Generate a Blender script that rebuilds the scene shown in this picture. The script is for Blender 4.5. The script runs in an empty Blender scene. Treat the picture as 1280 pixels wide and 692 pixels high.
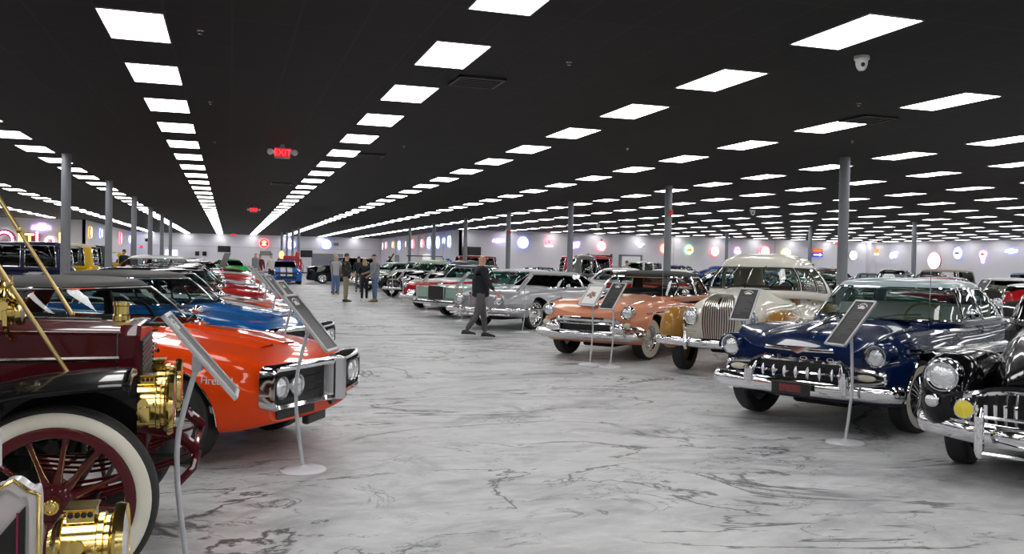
import bpy, bmesh, math, random
from mathutils import Vector, Matrix
random.seed(7)
COL = bpy.context.scene.collection
PI = math.pi
sin, cos, rad = math.sin, math.cos, math.radians

# ------------------------------------------------------------------ materials
MATS = {}
def mat(name, color=(.5, .5, .5), rough=.5, metal=0., coat=0., emit=0., ecol=None, spec=.5, bump=0., bscale=40., mottle=0.):
    if name in MATS: return MATS[name]
    m = bpy.data.materials.new(name); m.use_nodes = True
    nt = m.node_tree; b = nt.nodes['Principled BSDF']
    b.inputs['Base Color'].default_value = (*color, 1)
    b.inputs['Roughness'].default_value = rough
    b.inputs['Metallic'].default_value = metal
    b.inputs['Coat Weight'].default_value = coat
    b.inputs['Coat Roughness'].default_value = .03; b.inputs['Coat IOR'].default_value = 1.42
    b.inputs['Specular IOR Level'].default_value = spec
    if emit:
        b.inputs['Emission Color'].default_value = (*(ecol or color), 1)
        b.inputs['Emission Strength'].default_value = emit
    if bump or mottle:
        tc = nt.nodes.new('ShaderNodeTexCoord'); n = nt.nodes.new('ShaderNodeTexNoise')
        n.inputs['Scale'].default_value = bscale; n.inputs['Detail'].default_value = 4
        nt.links.new(tc.outputs['Object'], n.inputs['Vector'])
        if bump:
            bp = nt.nodes.new('ShaderNodeBump'); bp.inputs['Strength'].default_value = bump; bp.inputs['Distance'].default_value = .01
            nt.links.new(n.outputs['Fac'], bp.inputs['Height']); nt.links.new(bp.outputs['Normal'], b.inputs['Normal'])
        if mottle:
            mx = nt.nodes.new('ShaderNodeMix'); mx.data_type = 'RGBA'
            mx.inputs[6].default_value = (*[c * (1 - mottle) for c in color], 1)
            mx.inputs[7].default_value = (*[min(1, c * (1 + mottle)) for c in color], 1)
            nt.links.new(n.outputs['Fac'], mx.inputs[0]); nt.links.new(mx.outputs[2], b.inputs['Base Color'])
    MATS[name] = m
    return m
def paint(name, color, metal=0., rough=.35):
    return mat('paint_' + name, color, rough, metal, coat=.75, spec=.06)
def glassmat(name, tint, refl=.9):
    if name in MATS: return MATS[name]
    m = bpy.data.materials.new(name); m.use_nodes = True; nt = m.node_tree; nt.nodes.clear()
    o = nt.nodes.new('ShaderNodeOutputMaterial'); t = nt.nodes.new('ShaderNodeBsdfTransparent'); g = nt.nodes.new('ShaderNodeBsdfGlossy')
    f = nt.nodes.new('ShaderNodeFresnel'); f.inputs['IOR'].default_value = 1.5
    x = nt.nodes.new('ShaderNodeMixShader')
    ge = nt.nodes.new('ShaderNodeNewGeometry'); mr = nt.nodes.new('ShaderNodeMapRange'); mr.inputs[3].default_value = 1.5; mr.inputs[4].default_value = 1 / 1.5
    nt.links.new(ge.outputs['Backfacing'], mr.inputs[0]); nt.links.new(mr.outputs[0], f.inputs['IOR'])
    t.inputs['Color'].default_value = (*tint, 1); g.inputs['Roughness'].default_value = .02; g.inputs['Color'].default_value = (refl, refl, refl, 1)
    nt.links.new(f.outputs[0], x.inputs[0]); nt.links.new(t.outputs[0], x.inputs[1]); nt.links.new(g.outputs[0], x.inputs[2]); nt.links.new(x.outputs[0], o.inputs[0])
    MATS[name] = m
    return m
CHROME = mat('chrome', (.78, .78, .80), .07, 1.)
DULLCHROME = mat('brushed_chrome', (.62, .62, .64), .25, 1.)
BRASS = mat('polished_brass', (.78, .60, .21), .15, 1., mottle=.12, bscale=9)
RUBBER = mat('tyre_rubber', (.018, .018, .018), .62, bump=.15, bscale=60)
WHITEWALL = mat('whitewall_rubber', (.74, .71, .60), .5, mottle=.05, bscale=12)
BLACKTRIM = mat('black_trim', (.012, .012, .013), .4)
DARK = mat('dark_underside', (.008, .008, .008), .8)
INTBLACK = mat('interior_black', (.018, .018, .02), .55)
INTTAN = mat('interior_tan', (.22, .12, .06), .6)
INTTEAL = mat('interior_teal', (.25, .42, .40), .55)
INTWHITE = mat('interior_white', (.6, .6, .56), .5)
LENS = mat('headlamp_glass', (.80, .82, .85), .10, .85, coat=1., bump=1., bscale=28)
AMBER = mat('amber_lens', (.85, .72, .05), .15, 0, coat=1.)
GLASS = glassmat('window_glass', (.62, .70, .69))
GLASSDARK = glassmat('tinted_window_glass', (.07, .08, .08), .7)
GLASSTEAL = glassmat('teal_window_glass', (.55, .72, .68))
STAND = mat('stand_silver', (.50, .51, .54), .4, .2)
STAYB = mat('aged_brass', (.50, .37, .15), .28, .9, mottle=.2, bscale=9)
BOARD = mat('placard_black', (.035, .035, .038), .35)
BOARDTXT = mat('placard_print', (.45, .45, .46), .5)
WHITE = mat('white_enamel', (.78, .78, .76), .4)

# ------------------------------------------------------------------ mesh builder
class MB:
    def __init__(s): s.v = []; s.f = []; s.m = []
    def add(s, vs, fs, mi=0):
        o = len(s.v); s.v += [tuple(p) for p in vs]; s.f += [tuple(i + o for i in f) for f in fs]; s.m += [mi] * len(fs); return s
    def box(s, x0, x1, y0, y1, z0, z1, mi=0, bev=0.):
        if bev:
            b = min(bev, (x1 - x0) / 2.01, (y1 - y0) / 2.01, (z1 - z0) / 2.01)
            rings = []
            for z, i in ((z0, b), (z0 + b, 0), (z1 - b, 0), (z1, b)):
                X0, X1, Y0, Y1 = x0 + i, x1 - i, y0 + i, y1 - i
                rings.append([(X0 + b, Y0, z), (X1 - b, Y0, z), (X1, Y0 + b, z), (X1, Y1 - b, z), (X1 - b, Y1, z), (X0 + b, Y1, z), (X0, Y1 - b, z), (X0, Y0 + b, z)])
            return s.rings(rings, True, True, mi)
        vs = [(x, y, z) for z in (z0, z1) for y in (y0, y1) for x in (x0, x1)]
        return s.add(vs, [(0, 2, 3, 1), (4, 5, 7, 6), (0, 1, 5, 4), (2, 6, 7, 3), (0, 4, 6, 2), (1, 3, 7, 5)], mi)
    def rings(s, R, closed=True, caps=False, mi=0):
        n = len(R[0]); vs = [p for r in R for p in r]; fs = []
        for j in range(len(R) - 1):
            for i in range(n if closed else n - 1):
                k = (i + 1) % n; fs.append((j * n + i, j * n + k, (j + 1) * n + k, (j + 1) * n + i))
        if caps: fs.append(tuple(range(n))[::-1]); fs.append(tuple((len(R) - 1) * n + i for i in range(n)))
        return s.add(vs, fs, mi)
    def tube(s, pts, r, n=8, mi=0, closed=False, flat=1.):
        P = [Vector(p) for p in pts]; N = len(P); R = []; up = None
        for i, p in enumerate(P):
            a = P[(i - 1) % N] if (closed or i > 0) else p; b = P[(i + 1) % N] if (closed or i < N - 1) else p
            t = (b - a)
            if t.length < 1e-9: t = Vector((1, 0, 0))
            t.normalize()
            if up is None:
                up = Vector((0, 0, 1)) if abs(t.z) < .9 else Vector((1, 0, 0))
            u = t.cross(up)
            if u.length < 1e-6: u = t.cross(Vector((0, 1, 0)))
            u.normalize(); w = u.cross(t); up = w
            rr = r[i] if isinstance(r, (list, tuple)) else r
            R.append([p + u * (rr * cos(2 * PI * k / n)) + w * (rr * flat * sin(2 * PI * k / n)) for k in range(n)])
        if closed: R.append(R[0]); return s.rings(R, True, False, mi)
        return s.rings(R, True, True, mi)
    def lathe(s, prof, axis='z', c=(0, 0, 0), n=24, mi=0, sx=1., sy=1.):
        # prof: (radius, height along axis)
        R = []
        for r, h in prof:
            ring = []
            for k in range(n):
                a = 2 * PI * k / n; p, q = r * cos(a) * sx, r * sin(a) * sy
                v = {'z': (p, q, h), 'y': (p, h, q), 'x': (h, p, q)}[axis]
                ring.append((c[0] + v[0], c[1] + v[1], c[2] + v[2]))
            R.append(ring)
        return s.rings(R, True, True, mi)
    def ball(s, c, r, mi=0, n=14, m=8):
        rx, ry, rz = r if isinstance(r, (tuple, list)) else (r, r, r)
        R = []
        for j in range(m + 1):
            a = -PI / 2 + PI * j / m; rr = max(cos(a), .02)
            R.append([(c[0] + rx * rr * cos(2 * PI * k / n), c[1] + ry * rr * sin(2 * PI * k / n), c[2] + rz * sin(a)) for k in range(n)])
        return s.rings(R, True, True, mi)
    def prism(s, poly, d, frame=None, mi=0, bev=0):
        # poly in (a,b); extruded along third axis by d; frame = (origin, A, B, C)
        O, A, Bv, Cv = frame or (Vector((0, 0, 0)), Vector((1, 0, 0)), Vector((0, 0, 1)), Vector((0, -1, 0)))
        R = [[O + A * a + Bv * b + Cv * h for a, b in poly] for h in (0, d)]
        return s.rings(R, True, True, mi)
    def xf(s, M):
        s.v = [tuple(M @ Vector(p)) for p in s.v]; return s
    def build(s, name, mats, parent=None, smooth=True, loc=None, angle=35):
        me = bpy.data.meshes.new(name); me.from_pydata(s.v, [], s.f)
        if not isinstance(mats, (list, tuple)): mats = [mats]
        for m in mats: me.materials.append(m)
        if len(mats) > 1: me.polygons.foreach_set('material_index', s.m)
        bm = bmesh.new(); bm.from_mesh(me); bmesh.ops.recalc_face_normals(bm, faces=bm.faces); bm.to_mesh(me); bm.free(); me.update()
        if smooth:
            me.polygons.foreach_set('use_smooth', [True] * len(me.polygons))
            me.set_sharp_from_angle(angle=rad(angle))
        o = bpy.data.objects.new(name, me); COL.objects.link(o)
        if parent: o.parent = parent
        if loc: o.location = loc
        return o
def tag(o, label=None, cat=None, group=None, kind=None):
    if label: o['label'] = label
    if cat: o['category'] = cat
    if group: o['group'] = group
    if kind: o['kind'] = kind
    return o
def empty(name, loc, rz, label, cat, group=None):
    o = bpy.data.objects.new(name, None); COL.objects.link(o); o.location = loc; o.rotation_euler = (0, 0, rz); o.empty_display_size = .2
    return tag(o, label, cat, group)
def copy_tree(o, parent=None):
    c = o.copy(); COL.objects.link(c); c.parent = parent
    for ch in KIDS(o): copy_tree(ch, c)
    return c
def KIDS(o): return [x for x in COL.objects if x.parent == o]
def dup(o, loc, rz, label, group=None):
    c = copy_tree(o); c.location = loc; c.rotation_euler = (0, 0, rz)
    c['label'] = label
    if group: c['group'] = group
    elif 'group' in c: del c['group']
    return c
def bake(o, cutters=(), keep=False):
    dg = bpy.context.evaluated_depsgraph_get(); dg.update()
    me = bpy.data.meshes.new_from_object(o.evaluated_get(dg)); me.name = o.name
    o.modifiers.clear(); o.data = me
    for c in cutters: bpy.data.objects.remove(c)
def cr(P, sub, closed=False):
    # catmull-rom through 2/3-tuples
    out = []; n = len(P)
    for i in range(n - 1):
        a, b, c, d = P[max(i - 1, 0)], P[i], P[i + 1], P[min(i + 2, n - 1)]
        for k in range(sub):
            t = k / sub; t2, t3 = t * t, t * t * t
            out.append(tuple(.5 * (2 * b[j] + (c[j] - a[j]) * t + (2 * a[j] - 5 * b[j] + 4 * c[j] - d[j]) * t2 + (3 * b[j] - a[j] - 3 * c[j] + d[j]) * t3) for j in range(len(b))))
    out.append(tuple(P[-1])); return out
class Keys:
    # monotone cubic through (x, value) keys
    def __init__(s, ks):
        if isinstance(ks, (int, float)): ks = [(0, ks)]
        s.k = sorted(ks); n = len(s.k)
        X = [k[0] for k in s.k]; Y = [k[1] for k in s.k]; d = [(Y[i + 1] - Y[i]) / (X[i + 1] - X[i]) for i in range(n - 1)]
        m = [0.] * n
        if n > 1:
            m[0], m[-1] = d[0], d[-1]
            for i in range(1, n - 1):
                m[i] = 0 if d[i - 1] * d[i] <= 0 else 2 * d[i - 1] * d[i] / (d[i - 1] + d[i])
        s.X, s.Y, s.M = X, Y, m
    def __call__(s, x):
        X, Y, M = s.X, s.Y, s.M
        if x <= X[0]: return Y[0]
        if x >= X[-1]: return Y[-1]
        i = max(j for j in range(len(X) - 1) if X[j] <= x)
        h = X[i + 1] - X[i]; t = (x - X[i]) / h
        return (2 * t**3 - 3 * t * t + 1) * Y[i] + (t**3 - 2 * t * t + t) * h * M[i] + (-2 * t**3 + 3 * t * t) * Y[i + 1] + (t**3 - t * t) * h * M[i + 1]
def lin(a, b, t): return a + (b - a) * t
# ------------------------------------------------------------------ the car kit
PARK = []
def clash(x, y, h, nose, tail, w=.95, skip=None):
    def box(x, y, h, n, t, w): return [(x + a * cos(h) - b * sin(h), y + a * sin(h) + b * cos(h)) for a, b in ((n, w), (n, -w), (t, -w), (t, w))]
    A = box(x, y, h, nose, tail, w); hit = []
    for lab, q in PARK:
        B = box(*q); sep = False
        for P in (A, B):
            for i in range(2):
                ax = (P[i][0] - P[i + 1][0], P[i][1] - P[i + 1][1]); pa = [p[0] * ax[0] + p[1] * ax[1] for p in A]; pb = [p[0] * ax[0] + p[1] * ax[1] for p in B]
                if max(pa) < min(pb) or max(pb) < min(pa): sep = True
        if not sep: hit.append(lab)
    return hit
class Car:
    """x forward (0 = front axle), y left, z up."""
    def __init__(s, name, label, loc, heading, spec, group=None):
        s.root = empty(name, (loc[0], loc[1], 0), rad(heading), label, 'car', group)
        s.sp = spec; s.nose = spec['nose']; s.tail = spec['tail']; s.wb = spec['wb']
        s.W, s.S, s.B, s.H = Keys(spec['W']), Keys(spec['S']), Keys(spec['B']), Keys(spec['H'])
        s.V = Keys(spec['V']) if 'V' in spec else None
        s.bowf = spec.get('bowf', .12); s.bowr = spec.get('bowr', .08); s.tub = spec.get('tub')
        q = clash(loc[0], loc[1], rad(heading), s.nose + .1, s.tail - .1)
        if q: print('CLASH', label, '|', q)
        PARK.append((label, (loc[0], loc[1], rad(heading), s.nose + .1, s.tail - .1, .95)))
        s.fc = spec.get('fc', .62); s.top = spec.get('crown', .9); s.tum = spec.get('tum', .95); s.low = spec.get('low', .93)
    def section(s, x, sub=4):
        W, S, B, H = s.W(x), s.S(x), s.B(x), s.H(x); V = s.V(x) if s.V else lin(S, H, .55)
        tub = s.tub and s.tub[1] < x < s.tub[0]
        hh = S - B; r = s.sp.get('rnd', .06)
        side = [(0, B), (.78 * W, B), (s.low * W, B + .035), (lin(s.low, 1, .75) * W, B + .32 * hh), (W, B + .6 * hh), (W * lin(1, s.top, .25), S - r * 1.6), (W * lin(1, s.top, .62), S - r * .5), (W * s.top, S)]
        if tub:
            z = s.sp.get('tubz', .45); topp = [(W * (s.top - .05), S - .01), (W * (s.top - .07), z), (.35 * W, z), (0, z)]
        else:
            topp = [(W * lin(s.top, s.fc, .45), lin(S, V, .45)), (W * s.fc, V), (.32 * W, lin(V, H, .85)), (0, H)]
        return cr(side, sub) + (cr(topp, sub) if not tub else [p for i in range(3) for p in [(lin(topp[i][0], topp[i + 1][0], k / sub), lin(topp[i][1], topp[i + 1][1], k / sub)) for k in range(sub)]] + [topp[3]])
    def bow(s, x, y):
        W = max(s.W(0), .5); f = max(0, min(1, 1 - (s.nose - x) / .9)); r = max(0, min(1, 1 - (x - s.tail) / .7)); q = min(1.3, abs(y) / W)
        return -s.bowf * (q ** s.sp.get('bowp', 2.)) * f + s.bowr * q * q * r
    def fx(s, y, x=None):
        x = s.nose if x is None else x
        return x + s.bow(x, y)
    def ysurf(s, x, z):
        P = s.section(x); half = P[4:30]
        best = max(p[0] for p in half)
        for a, b in zip(P[4:28], P[5:29]):
            if (a[1] - z) * (b[1] - z) <= 0 and abs(a[1] - b[1]) > 1e-6: best = lin(a[0], b[0], (z - a[1]) / (b[1] - a[1])); break
        return best
    def zsurf(s, x, y):
        P = s.section(x); z = s.S(x)
        for a, b in zip(P[28:], P[29:]):
            if (a[0] - y) * (b[0] - y) <= 0 and abs(a[0] - b[0]) > 1e-6: return lin(a[1], b[1], (y - a[0]) / (b[0] - a[0]))
        return z
    def body(s, m, step=.09, mi_int=None, two=None):
        xs = []; x = s.tail
        while x < s.nose - 1e-6: xs.append(x); x += step
        xs.append(s.nose)
        if s.tub: xs += [s.tub[0] - .005, s.tub[0] + .005, s.tub[1] - .005, s.tub[1] + .005]
        xs = sorted(set(round(x, 4) for x in xs))
        R = []; T = []
        e = s.sp.get('edge', .05)
        for i, x in enumerate([xs[0] - e * .5] + xs + [xs[-1] + e * .5]):
            xx = min(max(x, xs[0]), xs[-1]); P = s.section(xx)
            if i == 0 or i == len(xs) + 1:
                cz = (s.S(xx) + s.B(xx)) / 2; P = [(p[0] * (1 - e), cz + (p[1] - cz) * (1 - 1.6 * e)) for p in P]
            loop = [(x + s.bow(xx, p[0]), p[0], p[1]) for p in P] + [(x + s.bow(xx, p[0]), -p[0], p[1]) for p in P[-2:0:-1]]
            R.append(loop); T.append(bool(s.tub and s.tub[1] < xx < s.tub[0]))
        b = MB(); b.rings(R, True, True)
        n = len(R[0]); nh = len(P)
        q = 0
        for j in range(len(R) - 1):
            for i in range(n):
                ii = i if i < nh - 1 else n - 1 - i
                if (T[j] or T[j + 1]) and ii >= 29: b.m[q] = 1
                elif two and two(R[j][i]): b.m[q] = 3
                q += 1
        mats = [m, s.sp.get('interior', INTBLACK), DARK] + ([s.sp['paint2']] if two else [])
        o = b.build('body', mats, s.root, angle=40)
        s.bodyo = o
        # wheel arches
        ra = s.sp.get('arch', s.sp['r'] + .06); c = MB()
        for ax in s.sp.get('archx', (0, -s.wb)):
            az = s.sp['r'] + s.sp.get('archdz', .0)
            rr = ra if ax == 0 else s.sp.get('archr', ra)
            for sg in (1, -1):
                y0, y1 = sg * (s.W(ax) - .32), sg * (s.W(ax) + .3)
                if y0 > y1: y0, y1 = y1, y0
                prof = [(rr, y0), (rr, y1)]
                c.lathe(prof, 'y', (ax, 0, az), 40, 0)
        s.archinfo = ra
        s.cut(o, c)
        return o
    def cut(s, o, c):
        co = c.build('cutter', DARK, s.root, smooth=False)
        if len(o.data.materials) < 3:
            while len(o.data.materials) < 3: o.data.materials.append(DARK)
        co.data.materials.clear()
        for m in o.data.materials: co.data.materials.append(m)
        for p in co.data.polygons: p.material_index = 2
        bpy.context.view_layer.update()
        md = o.modifiers.new('cut', 'BOOLEAN'); md.operation = 'DIFFERENCE'; md.object = co
        try: md.solver = 'MANIFOLD'
        except Exception: md.solver = 'EXACT'
        nf = len(o.data.polygons)
        bake(o)
        if len(o.data.polygons) < 20: print('BOOL FAIL', s.root.name)
        bpy.data.objects.remove(co)
        o.data.polygons.foreach_set('use_smooth', [True] * len(o.data.polygons)); o.data.set_sharp_from_angle(angle=rad(40))
    def pod(s, name, keys, m, cuts=None, n=28, ex=2.4, step=.06, y=1):
        # keys: list of (x, yc, zc, ry, rz) ; closed loft with superellipse section, both sides
        ks = [Keys([(k[0], k[i]) for k in keys]) for i in range(1, 5)]
        x0, x1 = min(k[0] for k in keys), max(k[0] for k in keys); N = max(6, int((x1 - x0) / step))
        out = []
        for sg in ((1, -1) if y else (1,)):
            R = []
            for i in range(N + 1):
                x = lin(x0, x1, i / N); yc, zc, ry, rz = [k(x) for k in ks]; ring = []
                for k in range(n):
                    a = 2 * PI * k / n; ca, sa = cos(a), sin(a)
                    ring.append((x, sg * yc * (1 if y else 0) + ry * math.copysign(abs(ca) ** (2 / ex), ca), zc + rz * math.copysign(abs(sa) ** (2 / ex), sa)))
                R.append(ring)
            o = MB().rings(R, True, True).build(name, [m, INTBLACK, DARK], s.root, angle=50)
            if cuts:
                c = MB()
                for (cx, cz, rr, ya, yb) in cuts:
                    ya2, yb2 = sorted((sg * ya, sg * yb)); c.lathe([(rr, ya2), (rr, yb2)], 'y', (cx, 0, cz), 36)
                s.cut(o, c)
            out.append(o)
        return out
    def cabin(s, m, glass=None, side=((.04, .48), (.54, .93)), ws=.93, rw=.85, nE=5., open_sides=False, trim=CHROME, j0=1, layers=9, roofm=None, pillar=None, tr=.011, n=150, rear=True, t_low=.06, t_hi=.93, fab=0.):
        c = s.sp['cabin']; xb0, xt0, xt1, xb1, zb, zr, wb_, wt = c[:8]; dome = c[8] if len(c) > 8 else .09; zbr = c[9] if len(c) > 9 else zb
        glass = glass or s.sp.get('glass', GLASS); roofm = roofm or m
        nf = s.sp.get('nf', nE); bowc = s.sp.get('bowc', 0.)
        def ring(xf, xr, b, zf, zrr):
            P = []; M = 1200; xc, a = (xf + xr) / 2, (xf - xr) / 2
            for k in range(M):
                t = 2 * PI * k / M; ct, st = cos(t), sin(t); e = nf if ct > 0 else nE
                P.append((xc + a * math.copysign(abs(ct) ** (2 / e), ct) , b * math.copysign(abs(st) ** (2 / e), st)))
            L = [0]
            for k in range(M): L.append(L[-1] + math.dist(P[k], P[(k + 1) % M]))
            out = []; k = 0
            for i in range(n):
                d = L[-1] * i / n
                while L[k + 1] < d: k += 1
                f = (d - L[k]) / max(1e-9, L[k + 1] - L[k]); p, q = P[k], P[(k + 1) % M]
                x, y = lin(p[0], q[0], f), lin(p[1], q[1], f)
                fr = (xf - x) / (xf - xr)
                x += bowc * (1 - (y / b) ** 2) * max(0, 1 - 3 * fr)
                out.append((x, y, lin(zf, zrr, fr * fr * (3 - 2 * fr))))
            return out
        R = []; TT = []
        zed = zr - dome
        R.append(ring(xb0 + .01, xb1 - .01, wb_, zb - .08, zbr - .08)); TT.append(-1)
        bul = s.sp.get('bulge', .02)
        ts = [0, t_low] + [lin(t_low, t_hi, i / 6) for i in range(1, 7)] + [1]
        for t in ts:
            g = bul * sin(PI * t)
            R.append(ring(lin(xb0, xt0, t) + g * .6, lin(xb1, xt1, t) - g, lin(wb_, wt, t) + g, lin(zb, zed, t), lin(zbr, zed, t))); TT.append(t)
        for k in range(1, 8):
            a = PI / 2 * k / 8; sh = cos(a) ** .75; up = sin(a)
            wx = .5 * (1 - sh)
            R.append([(lin(p[0], (xt0 + xt1) / 2, 1 - sh), p[1] * sh, zed + dome * up) for p in R[len(ts)]]); TT.append(2)
        shell, gl = MB(), MB(); vs = [p for r in R for p in r]; sf = []; gf = []; sm = []
        cls = []
        for i in range(n):
            p = R[4][i]; q = R[4][(i + 1) % n]; mx, my = (p[0] + q[0]) / 2, (p[1] + q[1]) / 2
            xs = [a[0] for a in R[4]]; xf, xr = max(xs), min(xs); b = max(a[1] for a in R[4])
            fr = (xf - mx) / (xf - xr); k = 0
            if abs(my) < ws * b and fr < .25: k = 1
            elif abs(my) < rw * b and fr > .75: k = 2 if rear else 0
            elif abs(my) > .8 * b:
                for w, (a0, a1) in enumerate(side):
                    if a0 < fr < a1: k = 3 + w + (10 if my < 0 else 0)
            cls.append(k)
        for j in range(len(R) - 1):
            for i in range(n):
                k = (i + 1) % n; f = (j * n + i, j * n + k, (j + 1) * n + k, (j + 1) * n + i)
                isg = cls[i] and TT[j] >= t_low - 1e-6 and TT[j + 1] <= t_hi + 1e-6
                if isg:
                    if open_sides and cls[i] >= 3: continue
                    gf.append(f)
                else: sf.append(f); sm.append(0 if TT[j] >= .9 else 2 if TT[j] < t_low - 1e-6 else 1)
        last = (len(R) - 1) * n; sf.append(tuple(last + i for i in range(n))); sm.append(0)
        def comp(fs, name, mats, sms=None):
            used = sorted({i for f in fs for i in f}); mp = {u: i for i, u in enumerate(used)}
            b = MB(); b.add([vs[u] for u in used], [tuple(mp[i] for i in f) for f in fs]);
            if sms: b.m = sms
            return b.build(name, mats, s.root, angle=45)
        so = comp(sf, s.sp.get('roofname', 'roof'), [roofm, pillar or m, s.bodyo.data.materials[0]], sm)
        md = so.modifiers.new('thick', 'SOLIDIFY'); md.thickness = .03; md.offset = 1 if False else -1
        bpy.context.view_layer.update(); bake(so)
        go = comp(gf, 'window_glass', glass) if gf else None
        # trims round each glazed patch
        if trim:
            jl = [j for j in range(len(R)) if TT[j] >= t_low - 1e-6 and TT[j] <= t_hi + 1e-6]; a, bq = jl[0], jl[-1]
            tb = MB(); i = 0; start = next(k for k in range(n) if cls[k] != cls[k - 1]); run = []
            order = [(start + k) % n for k in range(n)]
            groups = []; 
            for k in order:
                if groups and cls[groups[-1][0]] == cls[k]: groups[-1].append(k)
                else: groups.append([k])
            for g in groups:
                if not cls[g[0]]: continue
                ids = g + [(g[-1] + 1) % n]
                loop = [R[a][i] for i in ids] + [R[j][ids[-1]] for j in range(a + 1, bq)] + [R[bq][i] for i in ids[::-1]] + [R[j][ids[0]] for j in range(bq - 1, a, -1)]
                tb.tube(loop, tr, 6, closed=True)
            tb.build('window_trim', trim, s.root)
        s.R = R; s.cls = cls
        return so
    def interior(s, m=None, seats=True, wheelm=BLACKTRIM, dash=True, xs=None):
        c = s.sp['cabin']; m = m or s.sp.get('seat', INTBLACK); w = s.W(s.tub[0] - .3) * .78; top = s.sp.get('seattop', c[4] + .14)
        zf = s.sp.get('tubz', .45); fr = lin(s.tub[0], s.tub[1], .48); rr = lin(s.tub[0], s.tub[1], .90)
        if xs: fr, rr = xs
        for x in (fr, rr):
            b = MB(); b.box(x, x + .5, -w, w, zf, zf + .22, bev=.06)
            b.add([], []); c0 = [(x - .02, zf + .1), (x + .14, zf + .12), (x + .02, top), (x - .12, top)]
            b.rings([[(q[0], y, q[1]) for q in c0] for y in (-w, -w + .03, w - .03, w)], True, True)
            b.build('seat', m, s.root, angle=30)
        if dash:
            x = s.tub[0]; MB().box(x - .28, x + .0, -w - .03, w + .03, c[4] - .22, c[4] - .03, bev=.05).build('dashboard', s.sp.get('dash', m), s.root)
        x = s.tub[0] - .42; y = .38; z = c[4] + .02; b = MB(); pts = []
        for k in range(24):
            a = 2 * PI * k / 24; pts.append((x + .2 * sin(a) * -.42, y + .2 * cos(a), z + .2 * sin(a) * .9))
        b.tube(pts, .014, 6, closed=True)
        b.tube([pts[0], (x, y, z), pts[12]], .012, 6); b.tube([(x, y, z), (x + .25, y, z - .16)], .025, 6)
        b.build('steering_wheel', s.sp.get('swheel', wheelm), s.root)
    def bench(s): pass
    def wheel(s, x, side, style='steel', steer=0., r=None, w=None, y=None, ww=None, hub=None):
        r = r or s.sp['r']; w = w or s.sp.get('tw', .19); yy = y if y is not None else s.sp['track'] / 2
        b = MB(); rim = s.sp.get('rim', .66) * r
        prof = [(rim, -w * .42), (r * .86, -w * .5), (r * .96, -w * .46), (r, -w * .36), (r, w * .36), (r * .96, w * .46), (r * .86, w * .5), (rim, w * .42)]
        b.rings([[(rr * cos(2 * PI * k / 40), yy_, rr * sin(2 * PI * k / 40)) for k in range(40)] for rr, yy_ in prof + [prof[0]]])
        o = b.build('wheel', [RUBBER], s.root, angle=25)
        # outside is +y for left
        ww = ww or s.sp.get('ww')
        if ww:
            q = MB(); q.rings([[(rr * cos(2 * PI * k / 40), yq, rr * sin(2 * PI * k / 40)) for k in range(40)] for rr, yq in ((ww[0] * r, w * .44), (ww[0] * r, w * .495), (ww[1] * r, w * .512), (ww[1] * r, w * .44))])
            q.build('whitewall', WHITEWALL, o)
        hub = hub or s.sp.get('hub', 'disc'); q = MB(); mm = [CHROME, BLACKTRIM, s.sp.get('wheelpaint', DULLCHROME)]
        if hub == 'disc':
            q.lathe([(rim, 0), (rim, w * .40), (rim * .93, w * .44), (rim * .86, w * .30), (rim * .80, w * .26), (rim * .55, w * .38), (rim * .5, w * .34), (rim * .3, w * .42), (.02 * r, w * .46)], 'y', n=40)
            q.build('hubcap', mm, o, angle=20)
        elif hub == 'wire':
            q.lathe([(rim, -w * .2), (rim, w * .42), (rim * .92, w * .46), (rim * .86, w * .3), (rim * .86, -w * .2)], 'y', n=40)
            q.lathe([(rim * .22, -w * .1), (rim * .22, w * .5), (rim * .1, w * .6), (.005, w * .6)], 'y', n=16)
            for k in range(36):
                a = 2 * PI * k / 36; a2 = a + .35 * (1 if k % 2 else -1)
                q.tube([(rim * .2 * cos(a2), w * .4, rim * .2 * sin(a2)), (rim * .88 * cos(a), w * .2, rim * .88 * sin(a))], .004, 4)
            q.build('hubcap', mm, o, angle=20)
            MB().lathe([(rim * .9, -w * .1), (rim * .9, -w * .05), (.01, -w * .05)], 'y', n=24).build('brake_drum', BLACKTRIM, o)
        elif hub == 'mag':
            q.lathe([(rim, 0), (rim, w * .44), (rim * .9, w * .47), (rim * .86, w * .2), (rim * .5, w * .1), (.02, w * .1)], 'y', n=40)
            q.lathe([(rim * .25, w * .1), (rim * .25, w * .4), (.02, w * .42)], 'y', n=16)
            for k in range(5):
                a = 2 * PI * k / 5; e = Vector((cos(a), 0, sin(a))); f = Vector((-sin(a), 0, cos(a)))
                pts = [e * (rim * .2) + f * .05, e * (rim * .88) + f * .035, e * (rim * .88) - f * .035, e * (rim * .2) - f * .05]
                q.rings([[p + Vector((0, h, 0)) for p in pts] for h in (w * .1, w * .36)], True, True)
            q.build('rim', mm, o, angle=20)
        elif hub == 'painted':
            q.lathe([(rim, 0), (rim, w * .38), (rim * .93, w * .42), (rim * .88, w * .25), (rim * .5, w * .22), (rim * .47, w * .26)], 'y', n=36)
            q.m = [2] * len(q.m)
            q.lathe([(rim * .5, w * .2), (rim * .48, w * .32), (rim * .3, w * .4), (.02, w * .42)], 'y', n=28)
            q.build('hubcap', mm, o, angle=20)
        o.location = (x, side * yy, r)
        o.rotation_euler = (0, 0, (0 if side > 0 else PI) + steer)
        return o
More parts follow.
